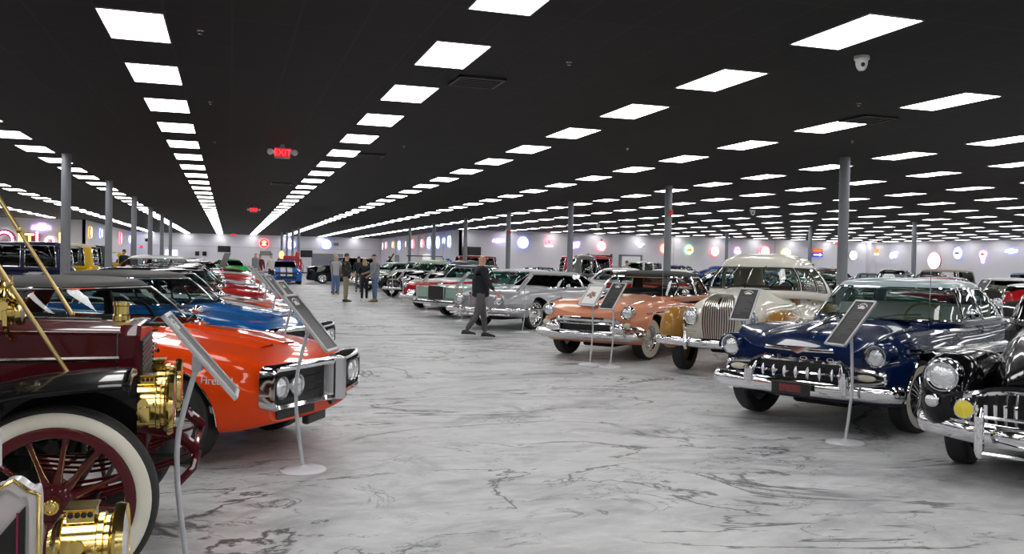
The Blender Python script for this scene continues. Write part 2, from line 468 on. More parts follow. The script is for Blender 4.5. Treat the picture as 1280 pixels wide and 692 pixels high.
    def wheels(s, steer=0., **k):
        for x, st in ((0, steer), (-s.wb, 0)):
            for sd in (1, -1): s.wheel(x, sd, steer=st, **k)
        # running gear under the body
        b = MB(); b.tube([(0, -.6, s.sp['r']), (0, .6, s.sp['r'])], .04, 8); b.tube([(-s.wb, -.6, s.sp['r']), (-s.wb, .6, s.sp['r'])], .05, 8)
        b.box(-s.wb - .3, s.nose - .5, -.3, .3, s.B(0) - .06, s.B(0) + .05, bev=.02)
        b.build('chassis', DARK, s.root)
    # ---- little parts
    def headlight(s, x, y, z, r, yaw=0, m=CHROME, depth=.07, name='headlight', lens=LENS, rx=None, both=True):
        for sg in ((1, -1) if both else (1,)):
            b = MB(); b.lathe([(r * .9, -depth), (r * 1.12, -depth), (r * 1.16, -.01), (r * 1.08, .02), (r * .98, .012), (r * .95, -.01)], 'x', n=28)
            o = b.build(name, m, s.root, angle=30)
            MB().lathe([(r * .97, -.015), (r * .97, -.005), (r * .85, .012), (r * .5, .028), (.004, .034)], 'x', n=28).build('lens', lens, o)
            o.location = (x, sg * y, z); o.rotation_euler = (0, 0, sg * yaw)
            if rx: o.scale = (1, rx, 1)
    def bar(s, name, ys, z, h, d, m=CHROME, off=.05, prof=None, x=None, zk=None, wrap=None, n=30, parent=None):
        """bumper-like bar following the nose (x None) or a given x, from -ys..ys; wrap = length of the returned ends"""
        R = []; zk = zk or (lambda y: 0)
        prof = prof or [(-.5, -.5), (.2, -.5), (.5, -.3), (.6, 0), (.5, .3), (.2, .5), (-.5, .5)]
        pts = []
        for i in range(n + 1):
            y = lin(-ys, ys, i / n); pts.append((s.fx(y, x) + off * (1 if (x is None or x > 0) else -1), y))
        sg = 1 if (x is None or x > 0) else -1
        if wrap:
            e = pts[-1]; k = 7; arc = [(e[0] - sg * wrap * (1 - cos(PI / 2 * j / k)) - sg * .0, e[1] + (.10) * sin(PI / 2 * j / k)) for j in range(1, k + 1)]
            arc.append((e[0] - sg * wrap * 1.6, e[1] + .10))
            pts = [(a, -b) for a, b in arc[::-1]] + pts + arc
        for i, (px, py) in enumerate(pts):
            a = pts[max(0, i - 1)]; c = pts[min(len(pts) - 1, i + 1)]; t = Vector((c[0] - a[0], c[1] - a[1])).normalized(); nx, ny = t.y * sg, -t.x * sg
            if sg < 0: nx, ny = t.y * -1 if False else -t.y, t.x
            if nx * sg < 0 and abs(t.y) > .1: nx, ny = -nx, -ny
            f = 1 if 0 < i < len(pts) - 1 else .7
            R.append([(px + nx * d * q[0] * f, py + ny * d * q[0] * f, z + zk(py) + h * q[1] * f) for q in prof])
        return MB().rings(R, True, True).build(name, m, parent or s.root, angle=50)
    def strip(s, name, xs, zf, r=.012, m=CHROME, flat=1.6, sides=(1, -1), off=.004):
        for sg in sides:
            pts = []
            N = max(4, int(abs(xs[1] - xs[0]) / .1))
            for i in range(N + 1):
                x = lin(xs[0], xs[1], i / N); z = zf(x) if callable(zf) else zf
                pts.append((x + s.bow(x, s.ysurf(x, z)), sg * (s.ysurf(x, z) + off), z))
            MB().tube(pts, r, 6, flat=flat).build(name, m, s.root)
    def gaps(s, xs, z0f, z1f):
        for x in xs:
            for sg in (1, -1):
                z1 = s.S(x) - .02; z0 = s.B(x) + .06; pts = [(x, sg * (s.ysurf(x, lin(z0, z1, k / 10)) - .004), lin(z0, z1, k / 10)) for k in range(11)]
                MB().tube(pts, .007, 5).build('door_gap', BLACKTRIM, s.root)
    def handles(s, xs, z, m=CHROME):
        for x in xs:
            for sg in (1, -1):
                y = s.ysurf(x, z); MB().tube([(x - .09, sg * (y - .01), z), (x - .08, sg * (y + .03), z), (x + .06, sg * (y + .035), z), (x + .09, sg * (y - .01), z)], .011, 6).build('door_handle', m, s.root)
    def mirror(s, x, y, z, both=False):
        for sg in ((1, -1) if both else (1,)):
            b = MB(); b.tube([(x, sg * (y - .03), z - .09), (x, sg * (y + .05), z - .03)], .012, 6); b.ball((x, sg * (y + .08), z), (.05, .07, .05)); b.build('side_mirror', CHROME, s.root)
    def wipers(s, z):
        c = s.sp['cabin']
        for y in (.1, -.45):
            MB().tube([(c[0] + .03, y, z), (c[0] - .03, y + .22, z + .05), (lin(c[0], c[1], .1) + .03, y + .48, lin(z, c[5], .1) + .02)], .007, 5).build('wiper', BLACKTRIM, s.root)
    def arch_lip(s, m, r=None, xs=(0,), w=.012):
        rr = (r or s.archinfo) + .003
        for ax in xs:
            for sg in (1, -1):
                pts = []
                for k in range(-4, 25):
                    a = PI * k / 20 if False else lin(-.05, PI + .05, (k + 4) / 28); x = ax + rr * cos(a); z = s.sp['r'] + s.sp.get('archdz', 0) + rr * sin(a)
                    if z < s.B(x) + .03: continue
                    pts.append((x, sg * (s.ysurf(x, min(z, s.S(x) - .05)) + .003), z))
                MB().tube(pts, w, 6).build('wheel_arch_trim', m, s.root)
def platetext(txt, size, m, loc, rot, parent, name='lettering', ext=.002, align='CENTER'):
    cu = bpy.data.curves.new(name, 'FONT'); cu.body = txt; cu.size = size; cu.extrude = ext; cu.align_x = align; cu.align_y = 'CENTER'
    t = bpy.data.objects.new(name + '_tmp', cu); COL.objects.link(t); bpy.context.view_layer.update()
    me = bpy.data.meshes.new_from_object(t.evaluated_get(bpy.context.evaluated_depsgraph_get())); bpy.data.objects.remove(t)
    me.materials.clear(); me.materials.append(m)
    o = bpy.data.objects.new(name, me); COL.objects.link(o); o.parent = parent; o.location = loc; o.rotation_euler = rot
    return o
# ------------------------------------------------------------------ camera
CAMX = (0., 0., 1.62)
cam = bpy.data.objects.new('camera', bpy.data.cameras.new('camera')); COL.objects.link(cam)
cam.data.sensor_width = 36; cam.data.lens = 36 * 1108.1 / 1280; cam.data.clip_end = 400; cam.data.clip_start = .05
_f = Vector((sin(.3092) * cos(.0166), cos(.3092) * cos(.0166), -sin(.0166))); _r = Vector((cos(.3092), -sin(.3092), 0)); _u = _r.cross(_f)
_R = Matrix((_r, _u, -_f)).transposed() @ Matrix.Rotation(.0206, 3, 'Z')
cam.matrix_world = Matrix.Translation(CAMX) @ _R.to_4x4()
bpy.context.scene.camera = cam
def px(p):
    q = _R.transposed() @ (Vector(p) - Vector(CAMX))
    if q.z > -.1: return None
    return 640 + 1108.1 * q.x / -q.z, 346 - 1108.1 * q.y / -q.z
# ------------------------------------------------------------------ floor, ceiling, walls
CZ = 3.9
def floor_material():
    m = bpy.data.materials.new('marbled_epoxy_floor'); m.use_nodes = True; nt = m.node_tree; b = nt.nodes['Principled BSDF']; N = nt.nodes.new; Lk = nt.links.new
    tc = N('ShaderNodeTexCoord'); mp = N('ShaderNodeMapping'); mp.inputs['Rotation'].default_value = (0, 0, .35); mp.inputs['Scale'].default_value = (.75, 1.25, 1); Lk(tc.outputs['Object'], mp.inputs['Vector'])
    def noise(scale, detail=6, dist=0., rough=.55, vec=None):
        n = N('ShaderNodeTexNoise'); n.inputs['Scale'].default_value = scale; n.inputs['Detail'].default_value = detail; n.inputs['Distortion'].default_value = dist; n.inputs['Roughness'].default_value = rough
        Lk(vec or mp.outputs[0], n.inputs['Vector']); return n.outputs['Fac']
    def mth(op, a, b_=None, c=None):
        n = N('ShaderNodeMath'); n.operation = op
        for i, v in enumerate((a, b_, c)):
            if v is None: continue
            if isinstance(v, (int, float)): n.inputs[i].default_value = v
            else: Lk(v, n.inputs[i])
        return n.outputs[0]
    def rmp(v, a, b_):
        n = N('ShaderNodeMapRange'); n.interpolation_type = 'SMOOTHSTEP'; n.inputs[1].default_value = a; n.inputs[2].default_value = b_; Lk(v, n.inputs[0]); return n.outputs[0]
    def ridge(scale, wdt, dist, mscale, m0, m1):
        v = mth('ABSOLUTE', mth('SUBTRACT', noise(scale, 7, dist, .6), .5)); v = mth('SUBTRACT', 1, rmp(v, 0, wdt))
        return mth('MULTIPLY', v, rmp(noise(mscale, 3), m0, m1))
    v1 = ridge(.42, .014, .9, .5, .40, .5); v2 = ridge(.9, .010, 1.5, .9, .44, .56); v3 = ridge(.26, .04, 1.0, .35, .42, .6)
    smoky = rmp(noise(.8, 8, 2.2, .65), .42, .72); cl = rmp(noise(2.6, 6, 2.5, .6), .3, .75)
    def mix(f, a, c):
        n = N('ShaderNodeMix'); n.data_type = 'RGBA'
        if isinstance(f, float): n.inputs[0].default_value = f
        else: Lk(f, n.inputs[0])
        for i, q in ((6, a), (7, c)):
            if isinstance(q, tuple): n.inputs[i].default_value = (*q, 1)
            else: Lk(q, n.inputs[i])
        return n.outputs[2]
    c = mix(cl, (.54, .545, .55), (.67, .675, .68)); c = mix(mth('MULTIPLY', smoky, .85), c, (.33, .34, .355))
    c = mix(mth('MULTIPLY', v3, .5), c, (.17, .18, .20)); c = mix(mth('MULTIPLY', v2, .75), c, (.06, .065, .075)); c = mix(mth('MULTIPLY', v1, .9), c, (.04, .043, .05))
    Lk(c, b.inputs['Base Color']); b.inputs['Specular IOR Level'].default_value = .42
    r = N('ShaderNodeMapRange'); r.inputs[3].default_value = .26; r.inputs[4].default_value = .5; Lk(noise(1.5, 5, 1), r.inputs[0]); Lk(r.outputs[0], b.inputs['Roughness'])
    return m
def ceiling_material():
    m = bpy.data.materials.new('black_ceiling_tiles'); m.use_nodes = True; nt = m.node_tree; b = nt.nodes['Principled BSDF']
    tc = nt.nodes.new('ShaderNodeTexCoord'); mp = nt.nodes.new('ShaderNodeMapping'); br = nt.nodes.new('ShaderNodeTexBrick')
    mp.inputs['Location'].default_value = (.305 + .92, -9.0, 0)
    br.offset = 0; br.inputs['Scale'].default_value = 1; br.inputs['Brick Width'].default_value = .61; br.inputs['Row Height'].default_value = 1.2192; br.inputs['Mortar Size'].default_value = .012
    br.inputs['Color1'].default_value = (.017, .017, .017, 1); br.inputs['Color2'].default_value = (.020, .019, .019, 1); br.inputs['Mortar'].default_value = (.027, .027, .027, 1)
    nt.links.new(tc.outputs['Object'], mp.inputs[0]); nt.links.new(mp.outputs[0], br.inputs['Vector']); nt.links.new(br.outputs['Color'], b.inputs['Base Color']); b.inputs['Roughness'].default_value = .75; b.inputs['Specular IOR Level'].default_value = .2
    return m
WALLM = mat('painted_wall', (.68, .675, .72), .7, mottle=.03, bscale=.4)
DOORG = mat('grey_door_paint', (.20, .21, .24), .5)
def struct(name, b, m, smooth=False):
    o = b.build(name, m, smooth=smooth); o['kind'] = 'structure'; return o
OUT = [(-34, -14), (51.2, -14), (51.2, 61.7), (15.7, 61.7), (15.7, 95.8), (-9.3, 95.8), (-9.3, 66), (-34, 66)]
def slab(z0, z1):
    b = MB(); n = len(OUT); b.add([(x, y, z0) for x, y in OUT] + [(x, y, z1) for x, y in OUT], [tuple(range(n))[::-1], tuple(range(n, 2 * n))] + [(i, (i + 1) % n, n + (i + 1) % n, n + i) for i in range(n)]); return b
struct('floor', slab(-.2, 0), floor_material()); struct('ceiling', slab(CZ, CZ + .2), ceiling_material())
def wall(name, a, b_, th=.2):
    # outward thickness
    A, Bq = Vector((*a, 0)), Vector((*b_, 0)); d = (Bq - A).normalized(); n = Vector((d.y, -d.x, 0)) * th
    m = MB(); P = [A, Bq, Bq + n, A + n]; m.rings([[p + Vector((0, 0, z)) for p in P] for z in (0, CZ)], True, True); return struct(name, m, WALLM)
for nm, i in (('wall_south', 0), ('wall_east', 1), ('wall_northeast', 2), ('wall_inner_east', 3), ('wall_north', 4), ('wall_inner_west', 5), ('wall_northwest', 6), ('wall_west', 7)):
    wall(nm, OUT[i], OUT[(i + 1) % 8])
# joints and pilasters on the walls
n_ = 1
for y in (66.6, 70.6, 75.9, 81.2, 86.9):
    struct('trim_%d' % n_, MB().box(15.62, 15.7, y, y + .25, 0, CZ), WALLM); n_ += 1
struct('trim_%d' % n_, MB().box(-9.3, 15.7, 95.76, 95.8, 2.58, 2.62), mat('seam_grey', (.45, .45, .48), .7)); n_ += 1
for x in (24.0, 32.8, 41.9): struct('trim_%d' % n_, MB().box(x, x + .03, 61.67, 61.7, 0, CZ), MATS['seam_grey']); n_ += 1
struct('trim_%d' % n_, MB().box(50.75, 51.2, 61.1, 61.7, 0, CZ), WALLM); n_ += 1
for (nm, y0, y1, x0, x1) in (('baseboard_northeast', 61.68, 61.7, 15.7, 51.2), ('baseboard_north', 95.78, 95.8, -9.3, 15.7)):
    struct(nm, MB().box(x0, x1, y0, y1, 0, .12), BLACKTRIM)
# doors
struct('door_1', MB().box(8.3, 11.6, 95.72, 95.8, 0, 2.13, bev=.01), DOORG)
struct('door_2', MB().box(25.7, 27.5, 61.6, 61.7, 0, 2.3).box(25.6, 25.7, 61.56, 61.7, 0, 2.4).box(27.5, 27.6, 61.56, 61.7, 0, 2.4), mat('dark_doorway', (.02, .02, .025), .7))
struct('door_3', MB().box(28.3, 30.0, 61.62, 61.7, 0, 2.3).box(28.2, 28.3, 61.55, 61.7, 0, 2.38).box(30.0, 30.1, 61.55, 61.7, 0, 2.38).box(28.2, 30.1, 61.55, 61.7, 2.3, 2.38), [DOORG])
struct('window_1', MB().box(-6.15, -5.0, 95.7, 95.78, 1.3, 2.15), mat('bright_window', (.7, .75, .9), .4, emit=1.6, ecol=(.75, .8, 1.)))
struct('door_4', MB().box(15.6, 15.7, 85.2, 87.0, 0, 2.1, bev=.01), DOORG)
# pillars
PILM = mat('pillar_grey', (.20, .215, .24), .45, mottle=.05, bscale=3)
def pillar(x, y, label, group=None, r=.105, red=None):
    b = MB().lathe([(r, 0), (r, CZ)], 'z', n=24); o = b.build('steel_pillar', PILM, loc=(x, y, 0)); tag(o, label, 'pillar', group); 
    MB().lathe([(r + .04, 0), (r + .04, .02), (r + .005, .02), (r + .005, 0)], 'z', n=24).build('base_flange', PILM, o)
    if red:
        bb = MB(); bb.box(-.07, .07, -r - .06, -r + .01, red, red + .15, bev=.01); bb.build('fire_alarm_pull', mat('alarm_red', (.6, .03, .03), .35), o)
    return o
ordn = ['nearest', 'second nearest', 'third nearest', 'fourth nearest', 'fifth nearest', 'sixth nearest', 'seventh nearest', 'eighth nearest']
for i in range(7): pillar(11.93, 15.2 + 7.6 * i, 'round grey steel pillar, %s of the line behind the right row of cars' % ordn[i], 'right hand line of pillars', red=(3.05 if i == 1 else 2.9 if i == 3 else None))
for i in range(6): pillar(-3.58, 22.5 + 7.6 * i, 'round grey steel pillar, %s of the line behind the left row of cars' % ordn[i], 'left hand line of pillars')
for i, y in enumerate((33.8, 41.6, 50.2)): pillar(30.5, y, 'round grey steel pillar far across the right hall, %s of three' % ordn[i], 'pillars across the right hall')
for i, (x, y) in enumerate(((4.47, 82), (4.9, 81.7), (4.78, 72.3), (4.95, 68.2))): pillar(x, y, 'slim grey steel post at the far end of the aisle near the red gas pumps, %s from the camera' % ordn[3 - i], 'posts by the gas pumps', r=.1)
# ------------------------------------------------------------------ ceiling lights
PANEL = mat('light_panel', (1, 1, 1), .5, emit=9.4, ecol=(1., .985, .975))
FRAMEM = mat('light_frame', (.25, .25, .25), .5)
rowx = [-25.0, -21.5, -18.0, -14.5, -11.0, -7.5, -4.09, -.92, 2.31, 5.69, 9.18, 12.76, 15.77] + [19.3 + 3.45 * i for i in range(10)]
spots = []
for ri, x in enumerate(rowx):
    for n in range(-9, 36):
        y = 9.62 + 2.4384 * n
        if y < -13 or (x < -9.3 and y > 65) or (y > 95) or (x > 15.3 and y > 61): continue
        q = px((x, y, CZ)); v = False; size = 0
        if q:
            c = [px((x + a, y + b, CZ)) for a in (-.3, .3) for b in (-.6, .6)]
            if all(c): v = any(-5 < p[0] < 1285 and -5 < p[1] < 697 for p in c); size = (max(p[0] for p in c) - min(p[0] for p in c)) * (max(p[1] for p in c) - min(p[1] for p in c))
        spots.append((size if v else -1, ri, x, y))
spots.sort(reverse=True)
def panel_frame(b, x=0, y=0, z=0, w=.30, l=.60):
    for a0, a1, b0, b1 in ((-w, w, -l, -l + .012), (-w, w, l - .012, l), (-w, -w + .012, -l, l), (w - .012, w, -l, l)): b.box(x + a0, x + a1, y + b0, y + b1, z - .012, z)
def panel_face(b, x=0, y=0, z=0, w=.29, l=.59): b.box(x - w, x + w, y - l, y + l, z - .008, z)
_b = MB(); panel_frame(_b); light0 = _b.build('ceiling_light', FRAMEM, smooth=False); _b = MB(); panel_face(_b); _b.build('diffuser', PANEL, light0, smooth=False)
rowname = {}
vis = [s for s in spots if s[0] > 0]; ind = vis[:300]; rest = vis[300:] + [s for s in spots if s[0] <= 0]  # rest: farthest panels, plus unseen ones beyond the view added for their light
for k, (sz, ri, x, y) in enumerate(ind):
    o = light0 if k == 0 else copy_tree(light0); o.location = (x, y, CZ - .001)
    side = 'left of' if x < .7 else 'right of'; c = ri - 7 if x < .7 else ri - 8; w = ['first', 'second', 'third', 'fourth', 'fifth', 'sixth', 'seventh', 'eighth', 'ninth', 'tenth', 'eleventh', 'twelfth', 'thirteenth', 'fourteenth', 'fifteenth'][abs(c)]
    tag(o, 'white rectangular ceiling light panel, %s row %s the hanging exit signs' % (w, side), 'ceiling light', 'ceiling lights, %s row %s the exit signs' % (w, side))
_b = MB(); 
for _, _, x, y in rest: panel_face(_b, x, y, CZ - .001)
o = _b.build('ceiling_lights', PANEL, smooth=False); tag(o, 'the most distant small white ceiling panels of all rows, and unseen ones added for light', 'ceiling light', kind='stuff')
# ------------------------------------------------------------------ things on the ceiling
GREYP = mat('exit_housing', (.35, .35, .36), .5); REDL = mat('exit_red_light', (.9, .03, .04), .4, emit=3.2, ecol=(1, .03, .05)); REDG = mat('exit_face', (.35, .02, .02), .4, emit=.6, ecol=(1, .02, .03)); LAMPW = mat('emergency_lamp', (.8, .8, .8), .3)
def exit_sign(x, y, z, label, heads=True, rz=0):
    r = empty('exit_sign', (x, y, z), rz, label, 'exit sign')
    b = MB().box(-.16, .16, -.03, .03, -.13, .10, bev=.012); 
    if heads: b.box(-.04, .04, -.03, .03, .1, .16, bev=.01)
    b.build('housing', GREYP, r)
    MB().box(-.135, .135, -.036, -.03, -.10, .075).build('face', REDG, r)
    platetext('EXIT', .17, REDL, (0, -.038, -.012), (PI / 2, 0, 0), r)
    if heads:
        for sg in (-1, 1):
            h = MB(); h.tube([(sg * .15, 0, 0), (sg * .21, 0, 0)], .03, 8); h.lathe([(.045, -.06), (.06, -.05), (.06, .01), (.03, .05)], 'y', (sg * .24, 0, 0), 16); h.build('lamp_head', LAMPW, r)
exit_sign(.99, 18.4, CZ - .17, 'red lit exit sign with two lamp heads hung from ceiling, the nearest one')
exit_sign(1.01, 41.2, CZ - .17, 'red lit exit sign hung from ceiling, the middle one along the aisle')
exit_sign(.4, 90, CZ - .17, 'small red lit exit sign hung from ceiling at the far end of the aisle')
exit_sign(47.1, 60.8, CZ - .18, 'red lit exit sign hung from ceiling near the arrow sign')
exit_sign(-8.3, 94.9, 2.42, 'red exit sign on the far end wall at left', False)
def dome(x, y, label, s=1.):
    b = MB(); b.lathe([(.075, 0), (.08, -.01), (.08, -.04), (.065, -.05), (.062, -.09), (.05, -.13), (.03, -.155), (.005, -.16)], 'z', n=24); o = b.build('dome_camera', WHITE, loc=(x, y, CZ)); tag(o, label, 'security camera')
    MB().ball((-.02, -.045, -.10), (.024, .02, .026)).build('lens', BLACKTRIM, o); o.scale = (s, s, s)
dome(6.41, 7.94, 'white dome security camera on black ceiling at upper right, the largest')
dome(19.6, 30.4, 'small white dome camera on ceiling above the cream sedan', 1.5); dome(20.1, 46.9, 'tiny white dome camera on ceiling beyond the near pillars', 1.5)
def vent(x, y, label, w=.3):
    r = empty('ceiling_vent', (x, y, CZ), 0, label, 'vent'); b = MB()
    for a0, a1, b0, b1 in ((-w, w, -w, -w + .03), (-w, w, w - .03, w), (-w, -w + .03, -w, w), (w - .03, w, -w, w)): b.box(a0, a1, b0, b1, -.03, 0)
    b.build('frame', BLACKTRIM, r, smooth=False); b = MB()
    for i in range(6): b.box(-w + .03, w - .03, -w + .06 + i * .09, -w + .09 + i * .09, -.025, -.005)
    b.build('louvre', BLACKTRIM, r, smooth=False)
for x, y, l in ((2.95, 10.86, 'square black air vent in ceiling between the second and third light'), (9.16, 11.17, 'dark square air vent in ceiling at right beside a light'), (2.9, 19.5, 'black air vent in ceiling beyond the nearest exit sign'), (1.5, 28.2, 'black air vent in ceiling far down the aisle'), (-4.6, 13.4, 'black air vent in ceiling at far left')): vent(x, y, l)
def sprinkler(x, y, label):
    b = MB(); b.lathe([(.035, 0), (.035, -.006), (.012, -.01), (.012, -.03), (.022, -.035), (.022, -.04)], 'z', n=14); o = b.build('sprinkler_head', DULLCHROME, loc=(x, y, CZ)); tag(o, label, 'sprinkler', 'sprinkler heads in the ceiling')
for (u, v), l in zip(((-.31, 9.56), (3.63, 9.41), (-.3, 13.9), (-.3, 18.6), (3.3, 17.6), (8.2, 10.2), (7.4, 15.9), (3.4, 27.5), (10.5, 13.2)), ('beside the nearest left light row', 'right of the big light at top centre', 'left of the aisle, second down', 'left of the aisle, third down', 'right of the nearest exit sign', 'above the dark vent at right', 'between the light rows at right centre', 'far down the aisle at right', 'at the right edge below the third light')):
    sprinkler(u, v, 'small metal sprinkler head in the ceiling, ' + l)
# ------------------------------------------------------------------ placard stands
def stand(x, y, side, label, h=1.12, turn=0., white=False, tall=1.0, bz=None):
    """side = +1 stands on the left row and faces +x; -1 faces -x"""
    r = empty('placard_stand', (x, y, 0), (0 if side > 0 else PI) + turn, label, 'sign stand', 'placard stands in front of the cars')
    MB().lathe([(.172, 0), (.176, .008), (.17, .016), (.10, .028), (.03, .036), (.022, .045)], 'z', n=40).build('base', mat('stand_base_silver', (.72, .72, .75), .35, .1), r, angle=60)
    P = cr([(0, 0, .02), (-.035, 0, .25), (-.062, 0, .5), (-.055, 0, .75), (.03 if side > 0 else -.035, 0, h - .03)], 6)
    MB().tube(P, .014, 10).build('pole', STAND, r)
    MB().box(-.07 + (.07 if side > 0 else 0), -.02 + (.07 if side > 0 else 0), -.02, .02, h - .08, h - .0, bev=.006).build('bracket', STAND, r)
    t = rad(50); A = Vector((0, 1, 0)); U = Vector((-cos(t), 0, sin(t))); Nn = Vector((sin(t), 0, cos(t))); O = Vector((.045 if side > 0 else -.03, 0, h))
    hw, hl = .145, .27 * tall
    if white: hw, hl = .18, .22
    def plate(a0, a1, b0, b1, n0, n1, b): b.rings([[O + A * a + U * bq + Nn * n for a, bq in ((a0, b0), (a1, b0), (a1, b1), (a0, b1))] for n in (n0, n1)], True, True)
    b = MB()
    for q in ((-hw, hw, -hl, -hl + .018), (-hw, hw, hl - .018, hl), (-hw, -hw + .018, -hl, hl), (hw - .018, hw, -hl, hl)): plate(*q, -.008, .012, b)
    plate(-hw, hw, -hl, hl, -.010, 0, b); b.build('frame', mat('placard_frame', (.66, .66, .68), .35, .1), r, smooth=False)
    b = MB(); plate(-hw + .018, hw - .018, -hl + .018, hl - .018, 0, .004, b); pan = b.build('panel', WHITE if white else BOARD, r, smooth=False)
    b = MB()
    if white:
        plate(-hw + .03, hw - .03, -hl + .03, hl - .03, .004, .0045, b)
        q = b.build('mat_border', BLACKTRIM, pan, smooth=False); b = MB(); plate(-hw + .038, hw - .038, -hl + .038, hl - .038, .0045, .005, b); b.build('paper', mat('paper', (.92, .91, .88), .6), pan, smooth=False)
        b = MB(); 
        for k in range(9): a = k * .7; cc = (.05 * cos(a) * (k % 3 + 1) / 2, .05 * sin(a) * (k % 2 + 1) / 2); plate(cc[0] - .03, cc[0] + .02, cc[1] - .018, cc[1] + .022, .005, .0053 + k * .0001, b)
        b.build('picture', mat('picture_ink', (.30, .20, .14), .6, mottle=.6, bscale=30), pan, smooth=False)
    else:
        for k in range(14):
            z = hl - .15 - k * .022; wd = (.09, .1, .095, .1, .06)[k % 5] * (1 if k < 12 else .4)
            if z < -hl + .05: break
            plate(-.1, -.1 + 2 * wd * .98, z, z + .006, .004, .005, b)
        b.build('printed_lines', mat('placard_text', (.12, .12, .125), .5), pan, smooth=False); b = MB()
        plate(-.045, .045, hl - .1, hl - .078, .004, .0055, b); plate(-.028, .02, hl - .078, hl - .062, .004, .0055, b)
        for k in range(7): a = lin(-.9, .9, k / 6); plate(.075 * sin(a) - .007, .075 * sin(a) + .007, hl - .12 + .075 * cos(a), hl - .108 + .075 * cos(a), .004, .0055, b)
        b.build('emblem', WHITE, pan, smooth=False)
    return r
# ------------------------------------------------------------------ lit wall signs
def glow(name, c, e=3.): return mat('glow_' + name, tuple(min(1, x) for x in c), .4, emit=e, ecol=c)
GW = glow('white', (1, 1, 1), 2.2); GB = glow('blue', (.12, .18, 1), 16.); GR = glow('red', (1, .05, .08), 14.); GG = glow('green', (.1, .9, .35), 9.); GY = glow('yellow', (1, .75, .25), 3.); GO = glow('orange', (1, .35, .05), 3.); GV = glow('violet', (.55, .15, 1), 12.); GP = glow('pink', (1, .35, .55), 2.5); GLB = glow('pale_blue', (.6, .75, 1), 2.4); GLY = glow('cream', (1, .9, .6), 1.8)
SR = mat('sign_red', (.7, .05, .04), .4, emit=.5, ecol=(1, .05, .05)); SB = mat('sign_blue', (.03, .06, .4), .4, emit=.5, ecol=(.05, .1, 1)); SK = mat('sign_black', (.02, .02, .03), .4); SG = mat('sign_green', (.05, .35, .12), .4, emit=.3); SOR = mat('sign_orange', (.9, .3, .03), .4, emit=.8)
def frame_on(wallname, pos, z):
    # local: x = along wall to the viewer's right, y = away from room (into wall), z up ; the face sits at -y
    if wallname == 'NE': return (pos, 61.7, z), 0
    if wallname == 'N': return (pos, 95.8, z), 0
    if wallname == 'E': return (51.2, pos, z), -PI / 2
    if wallname == 'IE': return (15.7, pos, z), -PI / 2
    if wallname == 'NW': return (pos, 66., z), 0
    if wallname == 'IW': return (-9.3, pos, z), PI / 2
def disc(rx, rz, y0, y1, b=None, c=(0, 0), n=36):
    b = b or MB(); b.rings([[(c[0] + rx * cos(2 * PI * k / n), y, c[1] + rz * sin(2 * PI * k / n)) for k in range(n)] for y in (y0, y1)], True, True); return b
def ringt(rx, rz, y, t, c=(0, 0), n=36):
    return MB().tube([(c[0] + rx * cos(2 * PI * k / n), y, c[1] + rz * sin(2 * PI * k / n)) for k in range(n)], t, 6, closed=True)
def poly(b, pts, y0, y1): b.rings([[(x, y, z) for x, z in pts] for y in (y0, y1)], True, True); return b
def wsign(w, pos, z, label, kind, a=None, c=None, rx=.5, rz=None, halo=None, face=None, extra=None, name='neon_sign'):
    loc, rz_ = frame_on(w, pos, z); r = empty(name, loc, rz_, label, 'lit sign', 'lit signs on the walls'); rz = rz or rx
    if kind == 'disc':
        disc(rx, rz, -.06, -.16).build('drum', SK, r); disc(rx * .97, rz * .97, -.16, -.175).build('face', face or GW, r)
        if halo: ringt(rx * 1.0, rz * 1.0, -.04, .03).build('backlight_tube', halo, r)
    for nm, m, fn in (extra or []):
        b = MB(); fn(b); b.build(nm, m, r, smooth=False)
    k = {'NE': .68, 'E': .66, 'IE': .68, 'N': .88, 'IW': .8, 'NW': .85}[w]; r.scale = (k, k, k)
    return r
def letters(txt, size, m, y=-.18, dx=0, dz=0):
    def f(r): platetext(txt, size, m, (dx, y, dz), (PI / 2, 0, 0), r, ext=.01)
    return f
B_ = lambda *q: (lambda b: b.box(*q))
P_ = lambda pts, y0=-.19, y1=-.17: (lambda b: poly(b, pts, y0, y1))
def ring_(r1, r2, y0=-.19, y1=-.17, c=(0, 0)):
    def f(b):
        n = 32; R = [[(c[0] + r * cos(2 * PI * k / n), y, c[1] + r * sin(2 * PI * k / n)) for k in range(n)] for r, y in ((r1, y1), (r1, y0), (r2, y0), (r2, y1))]; b.rings(R)
    return f
bow = [(-.62, -.1), (-.56, .12), (-.2, .12), (-.18, .2), (.2, .2), (.22, .12), (.62, .12), (.56, -.1), (.2, -.1), (.18, -.19), (-.2, -.19), (-.22, -.1)]
scr = [(-.5, -.05), (-.3, .22), (-.05, .18), (.2, .3), (.5, .28), (.5, .1), (.3, .05), (.42, -.1), (.3, -.28), (.05, -.2), (-.2, -.36), (-.45, -.3)]
wing = [(-.62, .16), (-.3, .2), (-.14, .1), (-.08, .22), (.08, .22), (.14, .1), (.3, .2), (.62, .16), (.3, -.04), (.14, -.24), (0, -.3), (-.14, -.24), (-.3, -.04)]
def halo_(pts, m): return ('backlight_tube', m, lambda b: b.tube([(x * 1.02, -.05, z * 1.05) for x, z in pts], .025, 6, closed=True))
